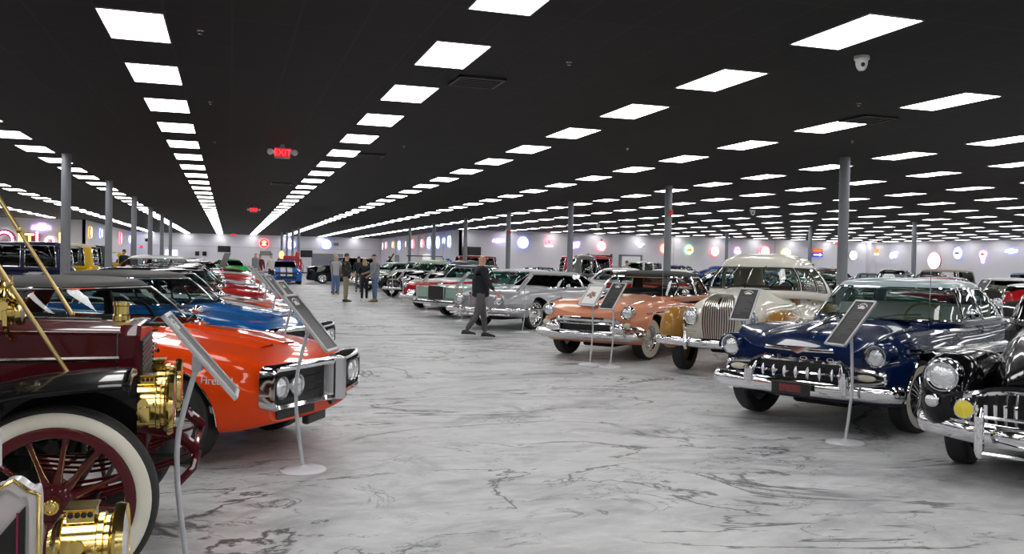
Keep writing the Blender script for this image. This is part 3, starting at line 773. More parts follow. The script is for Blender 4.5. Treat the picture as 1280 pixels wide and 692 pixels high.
# long wall across the right hall
wsign('NE', 18.6, 3.15, 'white cross-shaped lit sign with violet glow, leftmost on the long far wall', '', extra=[('face', GW, P_(bow, -.14, -.06)), halo_(bow, GV)])
wsign('NE', 20.5, 3.08, 'round pale lit sign with blue halo on the far wall', 'disc', rx=.58, halo=GB, face=GLB, extra=[('emblem', mat('sign_pale', (.5, .7, .8), .5, emit=.8), ring_(.3, .36))])
wsign('NE', 22.5, 3.12, 'small red ring sign above a white name bar, beside the blue round sign', '', extra=[('ring', GR, ring_(.2, .3, -.14, -.06, (0, .08))), ('centre', SOR, lambda b: disc(.1, .1, -.14, -.06, b, (0, .08))), ('name_bar', GW, B_(-.42, .42, -.14, -.06, -.42, -.3))])
wsign('NE', 24.6, 3.02, 'ragged white and violet lit script sign behind a near pillar', '', extra=[('face', GLB, P_(scr, -.14, -.06)), halo_(scr, GV)])
wsign('NE', 26.7, 2.98, 'round white lit sign with pink red halo and small dark top over the open doorway', 'disc', rx=.52, halo=GR, face=mat('glow_rose', (1, .8, .85), .4, emit=1.8, ecol=(1, .72, .8)), extra=[('top_ornament', SK, lambda b: b.ball((0, -.1, .66), .12)), ('emblem', GP, ring_(.2, .26))])
wsign('NE', 29.9, 3.13, 'white wing-shaped lit emblem on the far wall', '', extra=[('face', mat('glow_soft', (1, 1, 1), .4, emit=1.8, ecol=(1, .88, .97)), P_(wing, -.14, -.06))])
wsign('NE', 32.0, 2.93, 'round orange and white lit sign half behind a pillar', 'disc', rx=.5, halo=GR, face=GY, extra=[('emblem', SOR, B_(-.35, .35, -.19, -.17, -.12, .1)), ('name_bar', GW, B_(-.3, .3, -.2, -.18, -.06, .04))])
wsign('NE', 34.13, 2.88, 'round yellow lit sign with green halo and dark scene on the far wall', 'disc', rx=.5, halo=GG, face=mat('glow_sun', (1, .8, .35), .4, emit=1.5, ecol=(1, .85, .45)), extra=[('emblem', SOR, P_([(-.36, -.12), (-.2, .12), (-.05, -.02), (.05, .2), (.2, .1), (.36, -.1)])), ('emblem_bar', SG, B_(-.3, .3, -.2, -.18, -.16, -.08))])  # emblem sits on a dark green bar
wsign('NE', 36.4, 2.80, 'round white lit sign with red halo and grey cross emblem', 'disc', rx=.52, halo=GR, face=GW, extra=[('emblem', mat('sign_grey', (.25, .25, .2), .5), P_([(-.2, -.05), (-.05, .05), (0, .24), (.05, .05), (.22, .04), (.06, -.06), (.02, -.24), (-.06, -.06)]))])
wsign('NE', 38.45, 2.95, 'small pink ring sign over a white name bar, right of the white cross emblem sign', '', extra=[('ring', GP, ring_(.2, .28, -.14, -.06, (0, .1))), ('name_bar', GW, P_([(-.42, -.1), (.42, -.1), (.36, -.3), (0, -.42), (-.36, -.3)], -.14, -.06)), halo_([(-.3, -.3), (-.3, .2), (.3, .2), (.3, -.3)], GV)])
wsign('NE', 40.95, 2.91, 'round white lit sign with a thick red rim', 'disc', rx=.62, halo=GR, face=mat('glow_rose', (1, .8, .85)), extra=[('emblem', GP, ring_(.28, .36)), ('rim', SR, ring_(.58, .64))])
wsign('NE', 42.9, 2.76, 'round cream lit sign with warm yellow rim', 'disc', rx=.58, halo=GY, face=GLY, extra=[('rim', GY, ring_(.52, .6))])
_s = wsign('NE', 45.9, 2.9, 'rectangular orange and blue lit sign with a white arrow', '', name='arrow_sign', extra=[('upper_board', SR, B_(-.75, .75, -.16, -.06, .05, .5)), ('lower_board', SB, B_(-.75, .75, -.16, -.06, -.5, .05)), ('arrow', GW, P_([(-.55, -.3), (.3, -.3), (.3, -.4), (.62, -.22), (.3, -.04), (.3, -.14), (-.55, -.14)])), ('letter_band', SOR, lambda b: [b.box(-.6 + i * .2, -.44 + i * .2, -.19, -.16, .16, .4) for i in range(6)])])
wsign('NE', 49.4, 2.78, 'plain round white lit sign near the far right corner', 'disc', rx=.58, halo=None, face=GW, extra=[('emblem', mat('sign_pale', (.5, .7, .8)), ring_(.3, .33))])
# wall at the far right
wsign('E', 60.9, 3.12, 'small orange badge sign over a white bar on the right wall', '', extra=[('ring', SOR, ring_(.1, .3, -.14, -.06, (0, .1))), ('name_bar', GW, B_(-.35, .35, -.14, -.06, -.4, -.25))])
wsign('E', 58.9, 2.85, 'white and blue ragged lit sign on the right wall', '', extra=[('face', GLB, P_([(x * 1.3, z * 1.3) for x, z in scr], -.14, -.06)), halo_(scr, GB)])
wsign('E', 54.5, 2.4, 'largest round white lit sign on the right wall', 'disc', rx=.95, halo=None, face=GW, extra=[('emblem', mat('sign_pale', (.5, .7, .8)), ring_(.45, .5)), ('rim', GP, ring_(.9, .96))])
wsign('E', 52.3, 2.97, 'oval white lit sign with orange bars and blue rim on the right wall', 'disc', rx=.5, rz=.62, halo=GB, face=GW, extra=[('emblem', SOR, lambda b: [b.box(-.2 + i * .15, -.1 + i * .15, -.19, -.17, -.22, .22) for i in range(3)]), ('name_bar', SB, B_(-.34, .34, -.195, -.18, -.1, .08))])
_k = [(-.35, .5), (0, .6), (.35, .5), (.42, .25), (.3, 0), (.14, -.2), (.12, -.62), (-.12, -.62), (-.14, -.2), (-.3, 0), (-.42, .25)]
wsign('E', 50.0, 2.7, 'keyhole shaped lit sign with red oval and violet edge on the right wall', '', extra=[('face', GW, P_(_k, -.14, -.06)), ('emblem', SR, lambda b: disc(.28, .14, -.16, -.14, b, (0, .28))), halo_(_k, GV)])
wsign('E', 47.6, 3.08, 'white cross-shaped lit sign with blue glow, rightmost on the right wall', '', extra=[('face', GW, P_([(x * 1.2, z) for x, z in bow], -.14, -.06)), halo_(bow, GB)])
# side wall of the far bay, seen at a slant
for (y, z, lab, fm, hm, rx, rz) in ((94.3, 3.05, 'tall white lit sign, farthest on the slanting side wall', GW, None, .5, .6), (92.6, 3.12, 'white lit sign with red edge, second farthest on the side wall', GW, GR, .5, .5), (88.4, 3.13, 'yellow orange round lit sign on the slanting side wall', GY, GO, .5, .45), (85.1, 3.03, 'white lit sign with blue edge on the slanting side wall', GW, GB, .6, .6), (81.4, 3.1, 'small round white lit sign beside a pillar on the side wall', GW, None, .45, .38), (78.4, 3.08, 'white shield lit sign with red glow on the side wall', GW, GR, .6, .55), (74.3, 3.07, 'white tapered lit sign with red edge on the side wall', GW, GR, .6, .48), (71.7, 3.08, 'tall oval white lit sign with cyan rim on the side wall', GLB, GB, .7, .7), (68.4, 3.07, 'tall oval lit sign with dark blue edge on the side wall', GW, GB, .6, .68), (66.4, 3.17, 'small blue white star-like lit sign on the side wall', GLB, GB, .4, .3), (64.6, 3.08, 'tall white lit sign nearest on the slanting side wall', GW, GB, .5, .62)):
    wsign('IE', y, z, lab, 'disc', rx=rx, rz=rz, halo=hm, face=fm, extra=[('emblem', mat('sign_pale', (.5, .7, .8)), ring_(rx * .5, rx * .56))])
# far end wall
wsign('N', 3.44, 3.05, 'round red and yellow lit sign on the far end wall', 'disc', rx=.5, halo=GR, face=SR, extra=[('emblem', GY, P_([(-.3, -.2), (-.1, .0), (-.3, .2), (0, .35), (.3, .2), (.1, 0), (.3, -.2), (0, -.3)]))])
wsign('N', 6.15, 3.02, 'round white lit sign with pink and blue rim behind the gas pumps', 'disc', rx=.52, halo=GB, face=GLB, extra=[('rim', GV, ring_(.36, .42)), ('emblem', SR, ring_(.12, .2))])
wsign('N', 9.83, 3.1, 'round white lit sign with violet blue halo over the grey doors', 'disc', rx=.52, halo=GB, face=GLB, extra=[('emblem', SB, ring_(.28, .33))])
# left walls
wsign('IW', 67.8, 3.1, 'tall orange lit sign, nearest on the left side wall', 'disc', rx=.6, rz=.5, halo=GO, face=GY)
wsign('IW', 73.2, 3.18, 'round blue rimmed lit sign on the left side wall', 'disc', rx=.55, rz=.42, halo=GB, face=GLB)
wsign('IW', 85.8, 3.05, 'tall red lit sign on the left side wall', 'disc', rx=.6, rz=.65, halo=GR, face=GP)
wsign('IW', 94.4, 3.1, 'oval white lit sign with violet blue glow, farthest on the left side wall', 'disc', rx=1.6, rz=.42, halo=GB, face=GW)
wsign('NW', -12.0, 3.3, 'white lit car-shaped sign above the bulb letters', '', extra=[('face', GW, P_([(-.7, -.15), (-.6, .05), (-.3, .12), (-.1, .3), (.3, .3), (.45, .1), (.7, .02), (.7, -.15)], -.14, -.06)), halo_(bow, GV)])
wsign('NW', -15.6, 3.3, 'large round white lit sign at the far left edge', 'disc', rx=.75, rz=.75, halo=GG, face=GW)
# marquee letters with bulbs: O T L O I
def marquee(x, z, ch, label, w=1.0, h=1.0):
    r = empty('marquee_letter', (x, 65.9, z), 0, label, 'marquee letter', 'bulb lit marquee letters on the left wall'); PU = mat('marquee_purple', (.35, .03, .15), .5); YB = glow('bulb_yellow', (1, .85, .15), 5.); WB = glow('bulb_white', (1, .95, .85), 9.)
    b = MB()
    if ch == 'O': ring_(w * .26, w * .55, -.25, -.05)(b)
    elif ch == 'T': b.box(-w / 2, w / 2, -.25, -.05, h * .25, h * .5).box(-.16, .16, -.25, -.05, -h / 2, h * .25)
    elif ch == 'L': b.box(-w / 2, -w / 2 + .3, -.25, -.05, -h / 2, h / 2).box(-w / 2, w / 2, -.25, -.05, -h / 2, -h / 2 + .28)
    else: b.box(-.18, .18, -.25, -.05, -h / 2, h / 2)
    b.build('letter', PU, r, smooth=False); b = MB(); q = MB()
    if ch == 'O':
        for k in range(18): a = 2 * PI * k / 18; b.ball((w * .4 * cos(a), -.28, w * .4 * sin(a)), .07, n=8, m=4)
    elif ch == 'T':
        for k in range(7): q.ball((-w / 2 + .08 + k * (w - .16) / 6, -.28, h * .38), .06, n=8, m=4)
        for k in range(6): q.ball((0, -.28, -h / 2 + .1 + k * .13), .07, n=8, m=4)
    elif ch == 'L':
        for k in range(7): b.ball((-w / 2 + .15, -.28, -h / 2 + .1 + k * .14), .07, n=8, m=4)
        for k in range(5): b.ball((-w / 2 + .3 + k * .15, -.28, -h / 2 + .14), .07, n=8, m=4)
    else:
        for k in range(8): q.ball((-.07, -.28, -h / 2 + .08 + k * .12), .07, n=8, m=4); q.ball((.08, -.28, -h / 2 + .08 + k * .12), .07, n=8, m=4)
    if b.v: b.build('white_bulbs', WB, r)
    if q.v: q.build('yellow_bulbs', YB, r)
marquee(-14.1, 2.42, 'O', 'large letter O with white bulbs at far left of the marquee letters', 1.25, 1.0); marquee(-13.15, 2.42, 'I', 'letter I with yellow bulbs left of the purple T', .6, .9); marquee(-12.6, 2.44, 'T', 'purple letter with yellow bulbs in the middle of the marquee letters', .62, .95); marquee(-12.12, 2.42, 'L', 'letter L outlined in white bulbs', .36, .9); marquee(-11.38, 2.40, 'O', 'smaller letter O with white bulbs beside the L', .6, .9); marquee(-10.72, 2.42, 'I', 'letter I with yellow bulbs at right end of the marquee letters', .6, .9)
# wall mounted screens and boards
def wallbox(w, pos, z, hw, hh, name, label, cat, m=BLACKTRIM):
    loc, rz_ = frame_on(w, pos, z); r = empty(name, loc, rz_, label, cat); MB().box(-hw, hw, -.09, -.02, -hh, hh, bev=.015).build('casing', BLACKTRIM, r); MB().box(-hw + .03, hw - .03, -.095, -.09, -hh + .03, hh - .03).build('screen', m, r, smooth=False)
SCR = mat('dark_screen', (.01, .01, .012), .15)
wallbox('N', -.5, 2.37, .62, .32, 'television', 'black wall television at left on the far end wall', 'television', SCR); wallbox('N', 3.6, 2.05, .55, .2, 'wall_sign', 'small grey sign board low on the far end wall', 'wall sign', MATS['sign_grey']); wallbox('N', 7.77, 2.07, .62, .36, 'television', 'black wall television beside the grey doors', 'television', SCR)
wallbox('N', 10.85, 3.15, .25, .14, 'wall_vent', 'small grey vent beside the violet round sign', 'vent', MATS['sign_grey']); wallbox('N', -7.9, 3.1, .15, .15, 'wall_speaker', 'small dark speaker high on the far left of the end wall', 'speaker', SCR)
wallbox('N', -3.1, 1.85, .2, .22, 'wall_sign', 'small dark square frame on the end wall, left of a pair', 'wall sign', SCR); wallbox('N', -2.4, 1.85, .2, .22, 'wall_sign', 'small dark square frame on the end wall, right of a pair', 'wall sign', SCR)
r = empty('television', (15.9, 61.7, 2.25), 0, 'large black television near the wall corner behind the walking man', 'television'); MB().box(-.0, 1.35, -.25, -.12, -.4, .42, bev=.02).build('screen', SCR, r)
r = empty('notice_board', (28.35, 61.55, .0), 0, 'white board panel standing against the far wall beside the doorway', 'board'); MB().box(.0, 1.55, -.06, -.01, .0, 2.25, bev=.01).build('panel', mat('white_board', (.8, .8, .82), .4), r)
r = empty('projection_screen', (15.6, 72.1, 1.6), -PI / 2, 'bright white square board on the slanting side wall', 'board'); MB().box(-1.3, 1.3, -.08, -.01, -.7, .55, bev=.01).build('panel', mat('bright_board', (.85, .85, .8), .4, emit=.5), r)
# ------------------------------------------------------------------ world and view
w = bpy.data.worlds.new('hall_air'); bpy.context.scene.world = w; w.use_nodes = True
w.node_tree.nodes['Background'].inputs['Color'].default_value = (.02, .02, .02, 1)
vs = bpy.context.scene.view_settings; vs.view_transform = 'Standard'; vs.look = 'None'; vs.exposure = 0; vs.gamma = 1; vs.use_curve_mapping = False
# ------------------------------------------------------------------ orange coupe with chrome loop nose
def firebird_spec(**k):
    d = dict(nose=.86, tail=-3.82, wb=2.75, r=.35, track=1.52, tw=.22, bowf=.16, bowp=1.6, bowr=.08, edge=.04, rnd=.09, crown=.86, low=.94, fc=.6,
        W=[(.86, .80), (.7, .87), (.4, .91), (-.2, .93), (-1.4, .92), (-2.4, .94), (-3.2, .92), (-3.82, .82)],
        S=[(.86, .745), (.7, .81), (.3, .88), (-.3, .935), (-1.1, .97), (-1.9, .965), (-2.6, 1.02), (-3.2, 1.0), (-3.82, .90)],
        H=[(.86, .755), (.7, .83), (.3, .90), (-.3, .97), (-.6, 1.0), (-2.8, 1.04), (-3.3, 1.0), (-3.82, .90)],
        B=[(.86, .34), (.6, .28), (.2, .25), (-1, .23), (-3, .25), (-3.82, .38)],
        tub=(-.72, -2.4), cabin=(-.52, -1.15, -2.3, -3.0, 1.0, 1.42, .82, .67, .07), nf=4.2, seattop=1.04, archr=.40, arch=.405, hub='disc', glass=GLASS, interior=INTBLACK)
    d.update(k); return d
def loopnose(c, zc=.625, zh=.14, w=.82, m=CHROME):
    # chrome loop with a centre prow
    def X(y): return c.fx(y) + .095 + .05 * max(0, 1 - abs(y) / .16)
    for sg, nm in ((1, 'grille_surround'), (-1, 'grille_surround')):
        out = []; N = 14
        pts = []
        y0, y1 = .07, w
        for i in range(N + 1): y = lin(y0, y1 - .07, i / N); pts.append((y, zc + zh))
        for k in range(1, 6): a = PI / 2 * (1 - k / 6); pts.append((y1 - .07 + .07 * cos(a), zc + zh - .07 + .07 * sin(a)))
        for k in range(0, 6): a = -PI / 2 * k / 6; pts.append((y1 - .07 + .07 * cos(a), zc - zh + .07 + .07 * sin(a)))
        for i in range(N + 1): y = lin(y1 - .07, y0, i / N); pts.append((y, zc - zh))
        b = MB(); R = []
        for y, z in pts:
            R.append([(X(y) + dx, sg * (y + (0 if y < y1 - .04 else dy * 0)), z + dz * (1 if z > zc else -1)) for dx, dy, dz in ((-.10, 0, .0), (-.10, 0, .03), (.0, 0, .035), (.03, 0, .015), (.02, 0, -.012), (-.02, 0, -.02))])
        # close towards centre post
        R.append([tuple(q) for q in R[0]])
        b.rings(R, True, False); o = b.build(nm, m, c.root, angle=50)
        # dark recess
        b = MB(); inner = [(y, z) for y, z in pts]
        b.rings([[(X(y) - .06, sg * y, z) for z in (zc - zh, zc + zh)] for y in [lin(y0, y1 - .015, k / 12) for k in range(13)]], False)
        b.build('grille_recess', BLACKTRIM, c.root, smooth=False)
        b = MB()
        for k in range(4): z = zc - zh + .065 + k * .06; b.tube([(X(y) - .055, sg * y, z) for y in (.12, .25, .4, .5)], .006, 5)
        b.build('grille_bars', BLACKTRIM, c.root)
    b = MB(); b.rings([[(X(0) + dx, y, z) for dx, y in ((-.12, -.09), (-.02, -.075), (.055, -.03), (.055, .03), (-.02, .075), (-.12, .09))] for z in (zc - zh - .03, zc - zh, zc + zh, zc + zh + .03)], True, True); b.build('nose_post', DULLCHROME, c.root)
    for y in (.52, .70): c.headlight(X(y) - .01, y, zc - .0, .082, yaw=.08, m=BLACKTRIM if False else DULLCHROME, depth=.05)
def muscle_front(c, m):
    # chin below the loop: dark slots, turn lamps
    for sg in (1, -1):
        b = MB(); b.box(c.nose - .06, c.nose + .012, min(sg * .16, sg * .66), max(sg * .16, sg * .66), .365, .455, bev=.01)
        b.xf(Matrix.Identity(4)); 
        for i, p in enumerate(b.v): b.v[i] = (p[0] + c.bow(c.nose, p[1]) * .9 + .01, p[1], p[2])
        b.build('lower_air_slot', BLACKTRIM, c.root)
        y = c.ysurf(.52, .45); b = MB().box(.35, .62, -.012, .014, .415, .48, bev=.012); o = b.build('side_marker_lamp', mat('clear_lamp', (.55, .5, .42), .2, coat=1), c.root); o.location = (c.bow(.5, y), sg * (y - .0), 0); o.rotation_euler = (0, 0, -sg * .13)
    MB().box(c.nose - .1, c.nose - .04, -.17, .17, .25, .33, bev=.01).build('licence_plate', BLACKTRIM, c.root)
def make_firebird(name, label, loc, h, m, roofm, hood_scoop=True, stripes=None, front=loopnose, trims=True, **kw):
    c = Car(name, label, loc, h, firebird_spec(**kw)); c.body(m, two=kw.get('two')); c.cabin(m, roofm=roofm, pillar=roofm, side=((.10, .50), (.53, .86)), ws=.94)
    c.interior(); c.wheels(steer=-.12)
    front(c); muscle_front(c, m)
    c.gaps((-.68, -2.0), None, None); c.handles((-1.85,), .88); c.mirror(-.95, .92, 1.08); c.wipers(1.045)
    c.bar('rear_bumper', .78, .52, .12, .05, x=c.tail, off=.04)
    if hood_scoop:
        b = MB()
        for sg in (1, -1):
            R = []
            for i in range(9):
                x = lin(.45, -.5, i / 8); t = sin(PI * min(1, i / 3 * .5)) if i < 3 else 1; hh = .012 + .02 * (i / 8)
                R.append([(x, sg * .06, c.H(x) - .02), (x, sg * .10, c.H(x) + hh), (x, sg * .28, c.H(x) + hh - .005), (x, sg * .33, c.zsurf(x, .33) - .01)])
            b.rings(R, False)
        b.build('hood_ridge', m, c.root)
    for y0 in (.12, -.5): MB().box(-.56, -.49, y0, y0 + .38, .985, 1.0).build('cowl_vent', BLACKTRIM, c.root, smooth=False)
    return c
ORANGE = paint('orange', (.80, .062, .003), rough=.3)
VINYL = mat('black_vinyl_roof', (.045, .043, .042), .55, bump=.3, bscale=300)
def fender_script(c, txt, x, z, size, sides=(1, -1), m=CHROME):
    for sg in sides:
        y = c.ysurf(x, z) + c.bow(x, 0) * 0 + .008
        platetext(txt, size, m, (x, sg * y, z), (PI / 2, 0, PI if sg > 0 else 0), c.root, ext=.003)
fb = make_firebird('orange_coupe', 'bright orange coupe with black vinyl roof and chrome loop nose beside the maroon car', (.02, 8.0), -30.5, ORANGE, VINYL)
fender_script(fb, 'Firebird', .42, .68, .085, sides=(1, -1), m=mat('script_metal', (.75, .75, .75), .35, .2)); fb.arch_lip(CHROME, xs=(0, -2.75), w=.007)
# ------------------------------------------------------------------ dark blue two tone hardtop
NAVY = paint('navy_blue', (.003, .013, .065), rough=.25); ICE = paint('ice_blue', (.42, .52, .55), rough=.3)
sp = dict(nose=.78, tail=-4.55, wb=3.2, r=.365, track=1.68, tw=.19, bowf=.14, bowr=.1, edge=.05, rnd=.12, crown=.84, low=.95, fc=.60, glass=GLASS, ww=(.67, .86), hub='wire', arch=.47, archr=.43,
    W=[(.78, .86), (.6, .93), (.2, .98), (-1, .99), (-3.2, .98), (-4.2, .93), (-4.55, .84)],
    S=[(.78, .92), (.55, .985), (.1, 1.0), (-1, .99), (-2, .97), (-3.0, .98), (-4.0, 1.02), (-4.4, 1.0), (-4.55, .92)],
    H=[(.78, .82), (.6, .93), (.35, .99), (-.3, 1.06), (-1.0, 1.075), (-3.3, 1.03), (-4.2, .95), (-4.55, .82)],
    V=[(.78, .82), (.6, .88), (.3, .93), (-.4, .97), (-1, 1.0), (-3.3, 1.0), (-4.2, .93), (-4.55, .82)],
    B=[(.78, .36), (.5, .28), (-1, .25), (-3.6, .27), (-4.55, .40)],
    tub=(-1.22, -3.05), tubz=.5, cabin=(-.95, -1.52, -3.05, -3.7, 1.04, 1.53, .86, .68, .09), nf=4.0, interior=INTWHITE, seattop=1.2, seat=INTWHITE, dash=INTTEAL, swheel=mat('olive_plastic', (.25, .25, .1), .3))
ds = Car('blue_hardtop', 'dark blue hardtop with pale blue roof and toothed chrome grille, beside the black sedan', (6.14, 7.95), -150.3, sp)
ds.body(NAVY); ds.cabin(ICE, side=((.07, .46), (.50, .88)), ws=.97, pillar=ICE, tr=.014); ds.interior(); ds.wheels(steer=-.16)
ds.headlight(.80, .755, .80, .098, m=CHROME, depth=.12); ds.gaps((-1.05, -2.5), 0, 0); ds.handles((-2.35,), .93); ds.mirror(-1.25, .95, 1.16)
for sg in (1, -1):   # eyebrow over each lamp
    b = MB(); R = []
    for k in range(13):
        a = lin(-.25, PI + .25, k / 12); R.append([(dx, .755 * sg + rr * cos(a), .80 + rr * sin(a)) for dx, rr in ((.55, .125), (.84, .122), (.86, .112), (.80, .104), (.55, .1))])
    b.rings(R, True, True); b.build('headlamp_brow', NAVY, ds.root); 
b = MB(); R = []      # grille mouth
def dsx(y): return ds.nose + .035 + ds.bow(ds.nose, y)
def mouth(w0, w1, zt, zb, n=40, ex=3.4):
    P = []
    for k in range(n):
        a = 2 * PI * k / n; y = w0 * math.copysign(abs(cos(a)) ** (2 / ex), cos(a)); zc = (zt + zb) / 2; z = zc + (zt - zb) / 2 * math.copysign(abs(sin(a)) ** (2 / ex), sin(a))
        if sin(a) > 0 and abs(y) < w1: z += .045 * (1 if abs(y) < w1 - .06 else (w1 - abs(y)) / .06)
        P.append((y, z))
    return P
P = mouth(.82, .50, .665, .50)
b.tube([(dsx(y) + .01, y, z) for y, z in P], .026, 8, closed=True); b.build('grille_surround', CHROME, ds.root)
b = MB(); b.add([(dsx(y) - .0, y, z) for y, z in P] + [(dsx(0) - .01, 0, .56)], [(i, (i + 1) % len(P), len(P)) for i in range(len(P))]); b.build('grille_recess', BLACKTRIM, ds.root, smooth=False)
b = MB(); b.tube([(dsx(y) + .035, y, .585) for y in [lin(-.8, .8, k / 16) for k in range(17)]], .016, 6); b.build('grille_bar', CHROME, ds.root)
for k in range(7):
    y = lin(-.36, .36, k / 6); b = MB(); b.ball((dsx(y) + .05, y, .585), (.03, .022, .062), n=12, m=8); b.box(dsx(y) - .01, dsx(y) + .05, y - .012, y + .012, .57, .60); b.build('grille_tooth', CHROME, ds.root)
for sg in (1, -1):
    b = MB(); b.tube([(dsx(.5) + .09, sg * .50, .42), (dsx(.5) + .11, sg * .50, .50), (dsx(.5) + .10, sg * .485, .60), (dsx(.5) + .05, sg * .45, .655)], [.03, .055, .06, .035], 12); b.build('bumper_guard', CHROME, ds.root)
    b = MB(); b.ball((dsx(.65) + .035, sg * .66, .585), (.03, .1, .035), n=16); b.build('parking_lamp', mat('clear_lamp', (.55, .5, .42)), ds.root)
ds.bar('front_bumper', .85, .45, .15, .08, off=.10, wrap=.08); ds.bar('front_bumper_lip', .88, .375, .03, .05, off=.07)
b = MB(); b.box(-.01, .02, -.2, .2, -.065, .065, bev=.01); o = b.build('licence_plate', BLACKTRIM, ds.root); o.location = (dsx(0) + .16, 0, .44)
MB().box(.018, .024, -.11, .11, -.035, .035).build('plate_face', mat('plate_red', (.20, .04, .04), .35, .3, mottle=.7, bscale=25), o)
b = MB(); b.tube([(.79, y, .80 + .03 * abs(y)) for y in (-.36, -.2, 0, .2, .36)], .014, 8); b.box(.76, .80, -.36, .36, .81, .84, bev=.01)
b.rings([[(xx, y, z) for y, z in ((-.12, .84), (.12, .84), (.07, .80), (0, .77), (-.07, .80))] for xx in (.76, .82)], True, True); o = b.build('hood_emblem', CHROME, ds.root); o.location = (.025, 0, -.0)
for k_, ch_ in enumerate('DESOTO'):
    y_ = lin(-.33, .33, k_ / 5); o = platetext(ch_, .085, CHROME, (dsx(y_) + .028, y_, .73), (PI / 2, 0, PI / 2), ds.root, ext=.006); o.scale = (1.2, .6, 1)
for y0, L_ in ((0, 1),):
    b = MB(); R = []
    pts = [(.62, .995), (.35, 1.035), (.0, 1.09), (-.25, 1.11), (-.55, 1.09)]
    b.tube([(x, 0, z) for x, z in pts], [.012, .02, .025, .018, .008], 10)
    for sg in (1, -1): b.rings([[(.30, 0, 1.055), (.30, .01 * sg, 1.06), (.27, 0, 1.045)], [(-.1, .12 * sg, 1.095), (-.12, .13 * sg, 1.10), (-.2, .1 * sg, 1.085)], [(-.32, .2 * sg, 1.09), (-.33, .21 * sg, 1.095), (-.35, .2 * sg, 1.08)]], True, True)
    b.build('hood_ornament', CHROME, ds.root)
b = MB().box(-1.0, -.78, -.5, .5, 1.062, 1.078, bev=.008); b.build('cowl_grille', CHROME, ds.root)
ds.strip('side_trim', (.45, -3.9), lambda x: lin(.83, .74, (.45 - x) / 4.3), .016); ds.strip('sill_trim', (-.5, -2.7), .30, .014); ds.strip('belt_trim', (-1.05, -3.1), lambda x: ds.S(x) - .015, .012)
ds.arch_lip(CHROME, w=.010); ds.wipers(1.07); ds.bar('rear_bumper', .9, .5, .14, .06, x=ds.tail, off=.05)
fender_script(ds, 'Firedome', -.72, .70, .07, sides=(1, -1))
MB().tube([(-.55, .80, .98), (-.56, .80, 1.62)], .004, 5).build('antenna', CHROME, ds.root)
# ------------------------------------------------------------------ generic bodies by decade
def spec_fifties(**k):
    d = dict(nose=.84, tail=-4.5, wb=3.15, r=.36, track=1.52, tw=.19, bowf=.14, bowr=.1, rnd=.11, crown=.85, low=.95, fc=.6, ww=(.68, .86), arch=.43,
        W=[(.84, .84), (.6, .93), (.1, .97), (-1, .975), (-3.2, .96), (-4.2, .9), (-4.5, .8)],
        S=[(.84, .84), (.6, .93), (0, .97), (-1, .96), (-2.4, .93), (-3.4, .97), (-4.3, .98), (-4.5, .88)],
        H=[(.84, .80), (.6, .92), (.2, 1.0), (-.6, 1.04), (-1.0, 1.05), (-3.2, 1.0), (-4.2, .92), (-4.5, .8)],
        B=[(.84, .34), (.5, .27), (-1, .24), (-3.6, .26), (-4.5, .38)],
        tub=(-1.2, -2.95), tubz=.5, cabin=(-.95, -1.5, -2.85, -3.5, 1.0, 1.5, .84, .66, .09), nf=4., seattop=1.15)
    d.update(k); return d
def spec_boxy(**k):
    d = dict(nose=1.0, tail=-4.6, wb=3.2, r=.35, track=1.56, tw=.21, bowf=.05, bowr=.05, rnd=.05, crown=.95, low=.97, fc=.7, arch=.41, edge=.03,
        W=[(1.0, .93), (.7, .96), (-4.2, .96), (-4.6, .92)], S=[(1.0, .86), (.5, .90), (-1, .92), (-4.3, .90), (-4.6, .86)], H=[(1.0, .88), (.5, .93), (-1, .97), (-3.4, .96), (-4.6, .86)],
        B=[(1.0, .38), (.6, .28), (-4, .28), (-4.6, .4)], tub=(-1.15, -3.2), tubz=.5, cabin=(-.95, -1.5, -3.0, -3.6, .95, 1.42, .86, .68, .06), nE=7., seattop=1.1, ww=(.80, .84))
    d.update(k); return d
def spec_forties(**k):
    d = dict(nose=.62, tail=-4.1, wb=3.1, r=.37, track=1.5, tw=.18, bowf=.22, bowr=.25, bowp=2, rnd=.28, crown=.62, low=.9, fc=.45, edge=.12, arch=.42,
        W=[(.62, .50), (.3, .60), (-.3, .68), (-.9, .80), (-1.4, .88), (-2.8, .88), (-3.6, .74), (-4.1, .50)],
        S=[(.62, .86), (.3, 1.0), (-.4, 1.08), (-1.0, 1.10), (-2.8, 1.08), (-3.5, 1.0), (-4.1, .72)],
        H=[(.62, .96), (.3, 1.10), (-.4, 1.17), (-1.0, 1.19), (-2.9, 1.16), (-3.5, 1.08), (-4.1, .78)],
        B=[(.62, .40), (0, .32), (-3.4, .32), (-4.1, .42)], tub=(-1.25, -2.85), tubz=.55, cabin=(-1.0, -1.42, -2.5, -3.55, 1.12, 1.66, .76, .60, .16), nf=3.2, nE=3.2, seattop=1.2, archx=(0, -3.1))
    d.update(k); return d
def spec_modern(**k):
    d = dict(nose=.95, tail=-4.0, wb=2.95, r=.36, track=1.6, tw=.25, bowf=.12, bowr=.08, rnd=.1, crown=.86, low=.95, fc=.6, arch=.41, hub='mag',
        W=[(.95, .88), (.5, .95), (-3.5, .95), (-4.0, .88)], S=[(.95, .80), (.4, .90), (-1, .96), (-3, 1.0), (-4.0, .95)], H=[(.95, .80), (.4, .95), (-.8, 1.02), (-3.4, 1.06), (-4.0, .98)],
        B=[(.95, .22), (.5, .2), (-3.5, .22), (-4.0, .3)], tub=(-.9, -2.8), tubz=.45, cabin=(-.7, -1.45, -2.5, -3.4, 1.0, 1.45, .82, .62, .07), nf=4., glass=GLASSDARK, seattop=1.1)
    d.update(k); return d
